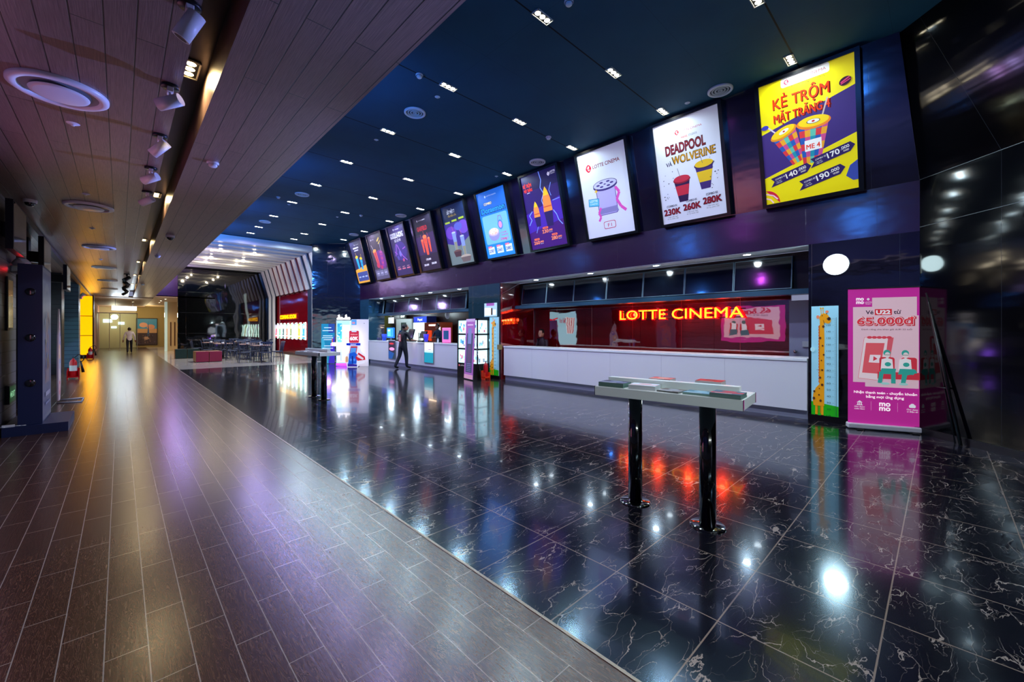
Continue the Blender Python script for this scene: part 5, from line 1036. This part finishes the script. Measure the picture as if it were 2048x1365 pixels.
a = Art(ob + Nb * .001, Ub, LVb, Nb, e=.35); a.rect(0, 0, .56, 1.72, '#a860b0'); a.rect(.0, 0, .56, .12, '#d8a0b8'); a.rect(0, 1.64, .56, 1.72, '#c8a8d0'); a.rect(.08, .18, .48, 1.30, '#3a4468'); a.rect(.16, 1.0, .38, 1.45, '#7a88b8'); a.rect(.1, 1.53, .46, 1.56, '#f0d8f0'); a.ell(.28, .7, .12, .28, '#584868')
for i in range(5): a.rect(.14, .22 + i * .05, .42, .235 + i * .05, '#8890b8')
a.build('print', t)
b = MB(CHROME); top = Vector((7.42, 9.3, 1.25))
for q in ((7.30, 9.62), (7.42, 9.02), (7.20, 9.1)): b.tube((q[0], q[1], 0), top if q[0] > 7.25 else (7.33, 9.3, 1.3), .006)
b.build('wire_frame', t)
# fire extinguishers
RED = mat('#c01018', .3, .03)
def extinguisher(x, y, lab, k=1.0, body=RED, stand_=RED, hose=True):
    t = thing('fire_extinguisher', lab, 'fire extinguisher', (x, y, 0), 'fire extinguishers on floor stands')
    MB(stand_).box(x - .12 * k, x + .12 * k, y - .10 * k, y + .10 * k, .05, .08).box(x - .12 * k, x - .10 * k, y - .10 * k, y + .1 * k, 0, .24 * k).box(x + .10 * k, x + .12 * k, y - .10 * k, y + .10 * k, 0, .24 * k).box(x - .12 * k, x + .12 * k, y + .08 * k, y + .10 * k, .05, .30 * k).build('floor_stand', t)
    MB(body).lathe((x, y, .08), [(0, 0), (.07 * k, .0), (.075 * k, .02), (.075 * k, .38 * k), (.05 * k, .45 * k), (.02 * k, .47 * k), (.02 * k, .50 * k), (0, .50 * k)], n=24).build('cylinder', t)
    MB(mat('#e0dcd8', .4)).lathe((x, y, .08), [(.0755 * k, .15 * k), (.0755 * k, .30 * k)], n=24).build('label_sheet', t) if hose else None
    MB(CHROME).box(x - .015, x + .015, y - .05 * k, y + .03, .08 + .50 * k, .08 + .53 * k).box(x - .01, x + .01, y - .09 * k, y, .08 + .55 * k, .08 + .56 * k).build('handle', t)
    if hose:
        MB(BLACK).path([(x + .02, y, .08 + .51 * k), (x + .10 * k, y, .08 + .60 * k), (x + .19 * k, y, .08 + .56 * k), (x + .20 * k, y, .08 + .44 * k), (x + .14 * k, y, .08 + .38 * k)], .011).tube((x + .14 * k, y, .08 + .42 * k), (x + .19 * k, y, .08 + .10 * k), .014, r2=.035).build('hose_and_horn', t)
extinguisher(-.98, 17.4, 'red fire extinguisher with black hose on a red stand by the blue-grey pillar', 1.05)
extinguisher(-1.04, 25.0 + 3.4, 'smaller fire extinguisher in front of the glowing yellow panel', 1.0)
extinguisher(7.60, 9.04, 'red extinguisher in an orange stand between the leaning banner and giraffe chart', .85, RED, mat('#e8401c', .4, .05), hose=False)
t = thing('flyer_panel', 'white and blue flyers on the steel column above the far giraffe chart', 'notice', (7.94, 9.2, 1.84)); bx('board', 7.93, 7.95, 8.95, 9.5, 1.82, 2.22, mat('#bfe0e8', .4, .3), t)
a = Art((7.929, 9.5, 1.82), (0, -1, 0), (0, 0, 1), (-1, 0, 0), e=.7); a.rect(.02, .04, .3, .26, '#fff8e8'); a.rect(.3, .05, .38, .25, '#4a4038'); a.rect(.1, .32, .45, .4, '#8a4a90'); a.rect(.4, .05, .53, .2, '#e8f4ff'); a.build('print', t)

# ================================================================ FOOD HALL
CHW = mat('#2a3550', .35); CHW2 = mat('#3a3320', .4)
def make_chair(loc, rz, lab):
    t = thing('dining_chair', lab, 'chair', loc, 'dark wooden chairs in the food hall'); x, y, z = loc
    b = MB(CHW); b.box(x - .21, x + .21, y - .20, y + .20, .43, .465); b.build('seat', t, bevel=.01)
    for sx in (-1, 1):
        MB(CHW).tube((x + sx * .18, y - .17, .43), (x + sx * .20, y - .20, 0), .018, r2=.013, n=10).build('leg', t)
        MB(CHW).tube((x + sx * .17, y + .18, .43), (x + sx * .19, y + .23, 0), .018, r2=.013, n=10).build('leg', t)
    b = MB(CHW)
    for sx in (-1, 1): b.tube((x + sx * .18, y + .18, .45), (x + sx * .21, y + .27, .90), .015, n=10)
    for k in range(-2, 3): b.tube((x + k * .065, y + .19, .46), (x + k * .078, y + .262, .86), .009, n=8)
    b.obox((x, y + .262, .84), (1, 0, 0), (0, 1, 0), (0, .2, 1), -.24, .24, -.014, .014, 0, .075); b.build('backrest', t)
    b = MB(CHW); b.tube((x - .19, y - .19, .2), (x - .19, y + .21, .2), .009, n=8).tube((x + .19, y - .19, .2), (x + .19, y + .21, .2), .009, n=8).tube((x - .19, y, .2), (x + .19, y, .2), .009, n=8); b.build('stretcher', t)
    t.rotation_euler.z = rz; return t
tabs = [(4.55, 20.95), (4.45, 23.2), (5.2, 25.8), (3.75, 25.0), (3.6, 27.6), (4.95, 28.4)]
names = ['front', 'second', 'third', 'left front', 'left rear', 'rear']
tb = None; ch = None
for i, (x, y) in enumerate(tabs):
    lab = 'square cafe table with pale top in the food hall, %s table' % names[i]
    if tb is None:
        tb = thing('dining_table', lab, 'table', (x, y, 0), 'cafe tables in the food hall')
        bx('tabletop', x - .36, x + .36, y - .36, y + .36, .72, .75, mat('#c8a090', .3), tb, bevel=.006); MB(BLACK).tube((x, y, .04), (x, y, .72), .035).build('pedestal', tb); MB(BLACK).lathe((x, y, 0), [(0, .05), (.05, .05), (.24, .015), (.25, 0)], n=28).build('base_plate', tb); r_ = tb
    else:
        r_ = copy_tree(tb); r_.location = (x, y, 0); r_['label'] = lab
    for q, (dx, dy, rz) in enumerate(((-.62, .02, PI / 2), (.62, -.03, -PI / 2), (.02, -.62, PI), (-.02, .60, 0))):
        lab = 'dark slat-back wooden chair at the %s food hall table, %s side' % (names[i], ['left', 'right', 'near', 'far'][q]); rz += random.uniform(-.12, .12)
        if ch is None: ch = make_chair((x + dx, y + dy, 0), rz, lab)
        else: c_ = copy_tree(ch); c_.location = (x + dx, y + dy, 0); c_.rotation_euler.z = rz; c_['label'] = lab
    hold = MB(mat('#dfe3e8', .4, .15)).box(x - .05, x + .05, y - .02, y + .02, .75, .90).build('menu_card', label='white menu card standing on the %s food hall table' % names[i], category='menu', group='menu cards on the cafe tables')
MAR, TAN, DGR = mat('#8c1c3c', .35), mat('#b98a58', .4), mat('#123028', .35)
for k, (x, y, m1, lab) in enumerate(((2.38, 22.35, MAR, 'maroon and tan cube seat nearest the corridor'), (2.86, 22.35, MAR, 'maroon cube seat beside the nearest dining tables'), (2.38, 22.84, TAN, 'tan cube seat right behind the maroon and tan one'), (2.86, 22.84, TAN, 'tan cube seat behind the right maroon cube'), (1.95, 25.9, DGR, 'dark green and tan cube seat farther back'), (2.43, 25.9, DGR, 'dark green cube seat farther back on the right'))):
    t = thing('cube_seat', lab, 'ottoman', (x + .23, y + .23, 0), 'cube seats at the food hall edge'); b = MB(m1, TAN); b.box(x, x + .46, y, y + .46, .02, .47)
    for f in b.bm.faces:
        f.normal_update()
        if sum(v.co.x for v in f.verts) / 4 < x + .01: f.material_index = 1
    b.build('cushion', t, bevel=.012); bx('foot_plinth', x + .04, x + .42, y + .04, y + .42, 0, .02, BLACK, t)
# coming-attractions wall
pc = [('#7ac8d8', '#2a88a8'), ('#a0c850', '#e0a030'), ('#88a8e0', '#e0e8f8'), ('#d0b080', '#6a7a50'), ('#78a890', '#c86050'), ('#9ab8a8', '#3a4a58'), ('#a88ac0', '#58a068'), ('#9a98b0', '#c05868')]
for k in range(8):
    y0 = 23.05 + k * .745
    t = thing('poster_light_box', 'slim lit film poster box on the red wall, %s from the right' % ORD[k], 'light box', (7.06, y0 + .3, .93), 'film poster light boxes on the red wall')
    bx('case', 7.04, 7.099, y0, y0 + .60, .93, 1.76, BLACK, t); a = Art((7.0395, y0 + .58, .95), (0, -1, 0), (0, 0, 1), (-1, 0, 0), e=1.3); a.rect(0, 0, .56, .79, pc[k][0]); a.rect(0, 0, .56, .25, pc[k][1]); a.ell(.28, .45, .16, .22, pc[k][1]); a.ell(.28, .62, .08, .1, '#e8c8b0'); a.rect(.08, .1, .48, .15, '#f0f0f0'); a.build('film_poster', t)
    bx('edge_tube', 7.0, 7.05, y0 - .09, y0 - .02, .90, 1.82, glow('#d8fff0', 7, 'tube'), t)
lamp('AREA', (6.85, 26, 1.35), 14, (.8, 1, .95), (5, 26, 1.2), sx=.8, sy=5.5)
t = thing('illuminated_sign', 'glowing yellow COMING SOON sign on the red wall', 'sign', (7.08, 26.2, 2.03)); bx('backing', 7.05, 7.099, 24.6, 27.9, 2.02, 2.36, mat('#a02000', .4, .25), t)
a = Art((7.049, 27.9, 2.02), (0, -1, 0), (0, 0, 1), (-1, 0, 0)); a.text('COMING SOON', 1.65, .06, .22, glow('#ffb800', 5, 'yellow_letters'), w=3.1, bold=.03); a.build('letters', t)
for k, (x, y) in enumerate(((3.35, 23.0), (3.35, 25.35), (3.36, 27.8), (4.7, 22.7), (4.75, 25.5), (4.75, 28.0))):
    t = thing('round_downlight', 'warm round spotlight between the white ceiling ribs, %s' % ['left near', 'left middle', 'left far', 'right near', 'right middle', 'right far'][k], 'ceiling light', (x, y, 5.0), 'spotlights between the white ribs')
    zz = 5.05; i0 = round((y - 20.4 - .76) / .915); yy = 20.4 + .915 * i0 + .69
    t.location = (x, yy, zz); MB(WHITE).tube((x, yy, zz), (x, yy, zz + .11), .05).build('housing', t); MB(glow('#ffdc9a', 30, 'lens_rib')).lathe((x, yy, zz - .002), [(0, 0), (.045, 0)], n=16).build('lens', t); lamp('POINT', (x, yy, zz - .06), 13, (1, .85, .6), size=.05)
for y in (22, 25.5, 29): lamp('SPOT', (4.2, y, 4.95), 230, (.95, 1, .92), (5.0, y, 0), size=.2, angle=130, blend=.8)

# ================================================================ LEFT SIDE OF THE CORRIDOR
def tv(y0, y1, l):
    t = thing('wall_television', l, 'television', (-1.03, (y0 + y1) / 2, 2.48), 'televisions on the left wall')
    bx('housing', -1.07, -1.0, y0, y1, 2.48, 3.13, mat('#10131c', .3), t); bx('screen', -1.0, -.998, y0 + .02, y1 - .02, 2.51, 3.11, mat('#30343c', .08, ior=2.4, tag='tvscreen'), t); bx('wall_bracket', -1.15 if y0 < 9 else -1.81, -1.07, (y0 + y1) / 2 - .05, (y0 + y1) / 2 + .05, 2.7, 2.9, BLACK, t)
tv(8.32, 9.34, 'switched-off television on the left wall nearest the camera'); tv(11.27, 12.3, 'switched-off television over the dark niche, second along the left wall'); tv(15.75, 16.8, 'farthest switched-off television on the left wall')
t = thing('light_box_tower', 'tall dark blue advertising tower on a low plinth by the left wall', 'display', (-.9, 9.1, 0)); NB = mat('#1c2850', .45)
bx('plinth', -1.13, -.53, 8.55, 9.62, 0, .13, NB, t); bx('body', -1.0, -.775, 8.60, 9.55, .13, 2.33, NB, t, bevel=.004)
a = Art((-.7745, 8.62, .16), (0, 1, 0), (0, 0, 1), (1, 0, 0), e=.06); a.rect(0, 0, .91, 2.14, '#6a6c80'); a.rect(.04, .05, .87, 2.08, '#54587a'); a.ell(.45, 1.55, .36, .4, '#6a6a80'); a.ell(.45, 1.5, .30, .34, '#5a5e7a'); a.poly([(.2, .5), (.7, .5), (.62, 1.4), (.45, 1.6), (.3, 1.4)], '#7a6a78')
for i in range(30): a.ell(random.uniform(.2, .7), random.uniform(.5, 1.5), .04, .05, random.choice(['#8a6a6a', '#5a6a98', '#887a60', '#6a5a80']), n=8)
a.rect(.2, .32, .7, .38, '#9a98b8'); a.rect(.2, .2, .7, .23, '#7a80a8'); a.build('side_print', t)
for z in (.70, 1.32, 1.95): MB(GLOSSB).lathe((-.885, 8.6, z), [(0, .012), (.035, .012), (.05, .008), (.05, 0)], n=24, axis=(0, -1, 0)).build('round_catch', t)
t = thing('wall_mirror', 'narrow dark-framed brass mirror strip on the grey pier', 'mirror', (-1.14, 9.2, 1.42)); bx('frame', -1.15, -1.135, 9.02, 9.44, 1.42, 2.18, BLACK, t); bx('glass', -1.135, -1.133, 9.06, 9.40, 1.46, 2.14, mat('#c8a860', .05, metal=1.0), t)
t = thing('exit_sign', 'small green exit plate low on the grey pier', 'sign', (-1.14, 9.3, .4)); bx('case', -1.15, -1.12, 9.02, 9.5, .38, .64, BLACK, t); a = Art((-1.119, 9.04, .40), (0, 1, 0), (0, 0, 1), (1, 0, 0), e=.5); a.rect(0, 0, .44, .22, '#1c4a28'); a.text('EXIT', .26, .07, .08, '#a0e8b0', w=.24, bold=.03); a.poly([(.03, .11), (.09, .17), (.09, .13), (.13, .13), (.13, .09), (.09, .09), (.09, .05)], '#a0e8b0'); a.build('face', t)
def emlight(x, y, z, lab):
    t = thing('emergency_light', lab, 'emergency light', (x, y, z)); bx('battery_box', x, x + .07, y - .16, y + .16, z, z + .1, WHITE, t, bevel=.01)
    for q in (-1, 1): MB(mat('#e4e6ea', .3)).tube((x + .04, y + q * .11, z + .12), (x + .12, y + q * .17, z + .20), .05, r2=.06, n=18).build('lamp_head', t)
    MB(glow('#ff1020', 25, 'red_led')).ball((x + .075, y, z + .05), .012, n=10).build('indicator', t); lamp('POINT', (x + .10, y - .04, z + .05), .35, (1, .02, .03), size=.01)
emlight(-1.15, 9.5, 2.27, 'white twin-head emergency light with a red indicator under the first television'); emlight(-1.15, 23.5, 2.65, 'small emergency light on the blue-grey pillar beside the yellow panel')
t = thing('cardboard_cut_out', 'pastel pointed cardboard cut-out on a white wire foot in the niche', 'cut-out', (-.86, 12.0, 0))
pts = [(.0, .05), (.32, .05), (.44, .35), (.46, .8), (.42, 1.2), (.32, 1.55), (.2, 1.84), (.1, 1.6), (.0, 1.3), (-.06, .8), (-.06, .4)]
MB(mat('#c8b0b8', .5)).prism(pts, (-.86, 11.8, 0), (0, 1, 0), (0, 0, 1), (-1, 0, 0), .02).build('board', t); a = Art((-.8595, 11.8, 0), (0, 1, 0), (0, 0, 1), (1, 0, 0), e=.12); a.poly(pts, '#b8a4b4')
for c, x, y, r in (('#c86a78', .2, .3, .12), ('#7a98c8', .25, .7, .13), ('#d8a880', .15, 1.0, .12), ('#7a70b0', .25, 1.25, .1), ('#c87a98', .18, 1.5, .06), ('#e0d0c8', .18, .55, .1)): a.ell(x, y, r, r * 1.3, c); a.ell(x, y, r * .5, r * .6, '#d8c8c8')
a.build('print', t); b = MB(mat('#b8bcc8', .3)); b.path([(-.88, 11.8, .012), (-.55, 11.75, .012), (-.55, 12.35, .012), (-.88, 12.3, .012)], .012); b.build('wire_foot', t)
t = thing('freestanding_signboard', 'thin white-edged signboard standing behind the blue tower', 'board', (-1.1, 11.0, 0)); bx('panel', -1.12, -1.09, 10.9, 11.25, .02, 1.0, mat('#4a5a98', .4, .1), t); bx('foot', -1.2, -1.0, 10.95, 11.2, 0, .02, WHITE, t)
t = thing('cable_bundle', 'white power strip and cable lying on the tower plinth', 'cable', (-1.06, 8.53, .13)); MB(WHITE).box(-1.13, -1.02, 8.56, 8.594, .131, .16).build('power_strip', t); MB(WHITE).path([(-1.14, 8.56, .137), (-1.10, 8.555, .137)], .005).path([(-1.02, 8.575, .14), (-.97, 8.57, .137), (-.92, 8.575, .137)], .005).build('cable', t)
# glowing yellow light panel at the end of the piers
t = thing('yellow_light_panel', 'tall glowing yellow light panel in three sections at the corridor side', 'light panel', (-1.25, 30.2, 0)); DF = mat('#1a0d06', .4)
for z0, z1 in ((.16, 1.12), (1.15, 2.12), (2.15, 3.15)): bx('lit_section', -1.47, -1.02, 30.02, 30.5, z0, z1, mat('#ffb400', .4, 1.15, '#ffae00'), t)
bx('frame_post', -1.02, -.97, 30.0, 30.52, 0, 3.2, DF, t); bx('frame_plinth', -1.5, -1.02, 30.0, 30.5, 0, .16, DF, t)
for z in (1.12, 2.12): bx('frame_rail', -1.48, -1.02, 30.01, 30.5, z, z + .03, DF, t)
lamp('AREA', (-1.0, 29.6, 1.7), 12, (1, .45, .04), (-.6, 26, 1.5), sx=.4, sy=2.6)
# far corridor: hanging light sign, mural, door strips, ceiling lamps
t = thing('hanging_light_sign', 'bright white rectangular light sign hanging over the far corridor', 'sign', (.18, 33, 2.56)); bx('lit_box', -.35, .71, 32.95, 33.05, 2.56, 2.81, glow('#eef6ff', 3.5, 'sign_white'), t)
for x in (-.2, .55): MB(GREYM).tube((x, 33, 2.81), (x, 33, 3.22), .01).build('hanger', t)
lamp('AREA', (.18, 32.8, 2.68), 12, (.72, .86, 1.0), (.2, 25, 1.2), sx=1.0, sy=.25)
t = thing('mural', 'large framed mural of a tower over a city at dusk at the corridor end', 'painting', (1.6, 44.95, .18)); bx('frame', .94, 2.25, 44.93, 44.99, .18, 2.38, mat('#2a1c14', .5), t)
a = Art((.98, 44.925, .22), (1, 0, 0), (0, 0, 1), (0, -1, 0), e=.25); a.rect(0, 0, 1.23, 2.1, '#3c7a88'); a.rect(0, .8, 1.23, 1.3, '#a87848'); a.rect(0, 0, 1.23, .95, '#3a2a24'); a.ell(.4, 1.6, .25, .2, '#c88860'); a.ell(.85, 1.45, .25, .2, '#b87850'); a.poly([(.62, .7), (.78, .7), (.72, 1.5), (.70, 2.0), (.68, 1.5)], '#3a4a5a'); a.rrect(.45, .4, .75, .65, .05, '#9a7050')
for i in range(24): x, y = random.uniform(0, 1.15), random.uniform(.1, .8); a.rect(x, y, x + .06, y + .1, random.choice(['#5a3a2a', '#2a1c1a', '#6a4c3a', '#4a3a40']))
a.build('picture', t)
for k, x in enumerate((2.45, 2.66, 2.87, 3.1)): MB(mat('#5a3418', .4)).box(x, x + .06, 35.95, 35.995, .35, 1.95).build('door_pull', label='tall dark wooden pull bar on the beige far wall, %s from the left' % ORD[k], category='door pull', group='tall pull bars')
for k, (x, y) in enumerate(((2.0, 32.6), (1.9, 34.6), (1.95, 37), (3.0, 33.4), (2.9, 36.8), (0.6, 36))):
    z = 3.30 if x > 1.4 else 3.22; t = thing('round_downlight', 'warm round downlight in the beige far ceiling, number %s back from the opening' % ORD[k], 'ceiling light', (x, y, z), 'far corridor downlights')
    MB(WHITE).lathe((x, y, z - .012), [(.06, 0), (.085, .004), (.085, .012)], n=20).build('ring', t); MB(glow('#fff0d0', 30, 'lens_far')).lathe((x, y, z - .008), [(0, 0), (.06, 0)], n=20).build('lens', t); lamp('SPOT', (x, y, z - .04), 55, (1, .80, .50), size=.06, angle=150, blend=.8)
lamp('POINT', (-.3, 43.3, 2.4), 45, (.95, .95, .7), size=.2); lamp('POINT', (1.6, 42.5, 2.6), 35, (1, .8, .45), size=.2)
for k, (x, z, w, h) in enumerate(((-.95, 2.0, .5, .25), (-.1, 1.85, .35, .2), (-.5, 1.55, .3, .15))): bx('shop_poster', x, x + w, 44.95, 44.99, z, z + h, mat('#d8f0ff', .4, 1.6), label=['bright white poster at the upper left behind the end glass', 'bright white poster at the right behind the end glass', 'small bright poster lowest behind the end glass'][k], category='poster')  # glowing panels added as small white lights reflected in the glass
# big posters on the left side that face the ticket glass and are seen mirrored in it
def wall_poster(x, y0, y1, z0, z1, lab, fn):
    t = thing('wall_poster', lab, 'poster', (x, (y0 + y1) / 2, z0)); bx('board', x - .02, x, y0, y1, z0, z1, WHITE, t); a = Art((x + .0015, y0, z0), (0, 1, 0), (0, 0, 1), (1, 0, 0), e=1.7, step=.0006); fn(a, y1 - y0, z1 - z0); a.build('print', t)  # strong glow added to the print so the red glass mirrors it
def w79(a, w, h):
    a.rect(0, 0, w, h, '#a8d8e8'); a.text('79K', w * .62, h * .58, h * .26, '#c02838', w=w * .42, bold=.06, rot=-4); a.text('Chỉ từ', w * .28, h * .7, h * .12, '#b82848', w=w * .2, bold=.03); a.rect(w * .45, h * .34, w, h * .46, '#2038a8'); a.text('mỗi ngày', w * .7, h * .37, h * .06, '#fff', w=w * .3)
    for i in range(4): a.ell(w * (.55 + i * .11), h * .22, h * .05, h * .06, ['#2a70c0', '#c83848', '#e8a830', '#3a3a60'][i])
    a.poly([(w * .06, h * .4), (w * .2, h * .4), (w * .22, h * .85), (w * .03, h * .85)], '#f4e8e8')
    for i in range(4): a.line([(w * (.07 + i * .036), h * .41), (w * (.05 + i * .045), h * .84)], w * .016, '#b83048')
def wpink(a, w, h):
    a.rect(0, 0, w, h, '#b83080'); a.rect(w * .08, h * .1, w * .95, h * .95, '#e0a8b8'); a.text('65.000đ', w * .5, h * .8, h * .12, '#c83048', w=w * .6, bold=.05); a.text('Dành riêng cho khán giả', w * .5, h * .72, h * .04, '#4a2040', w=w * .5)
    a.poly([(w * .15, h * .2), (w * .55, h * .2), (w * .6, h * .66), (w * .2, h * .66)], '#d04058'); a.poly([(w * .3, h * .35), (w * .45, h * .35), (w * .46, h * .52), (w * .31, h * .52)], '#f0d0d8'); a.poly([(w * .35, h * .4), (w * .42, h * .44), (w * .35, h * .48)], '#c03048')
    for u in (.62, .8): a.rrect(w * (u - .07), h * .2, w * (u + .07), h * .5, .05, '#c02838'); a.ell(w * u, h * .56, w * .035, h * .06, '#206868'); a.rect(w * (u - .04), h * .32, w * (u + .04), h * .5, '#e8e0e8'); a.rect(w * (u - .06), h * .14, w * (u + .06), h * .32, '#286878')
wall_poster(-1.13, 4.3, 6.7, .95, 2.4, 'pink cartoon poster on the left wall beside the camera, mirrored in the red glass', wpink)
wall_poster(-1.79, 15.2, 18.7, .35, 2.5, 'pale blue 79K poster in the dark niche, mirrored in the red glass', w79)
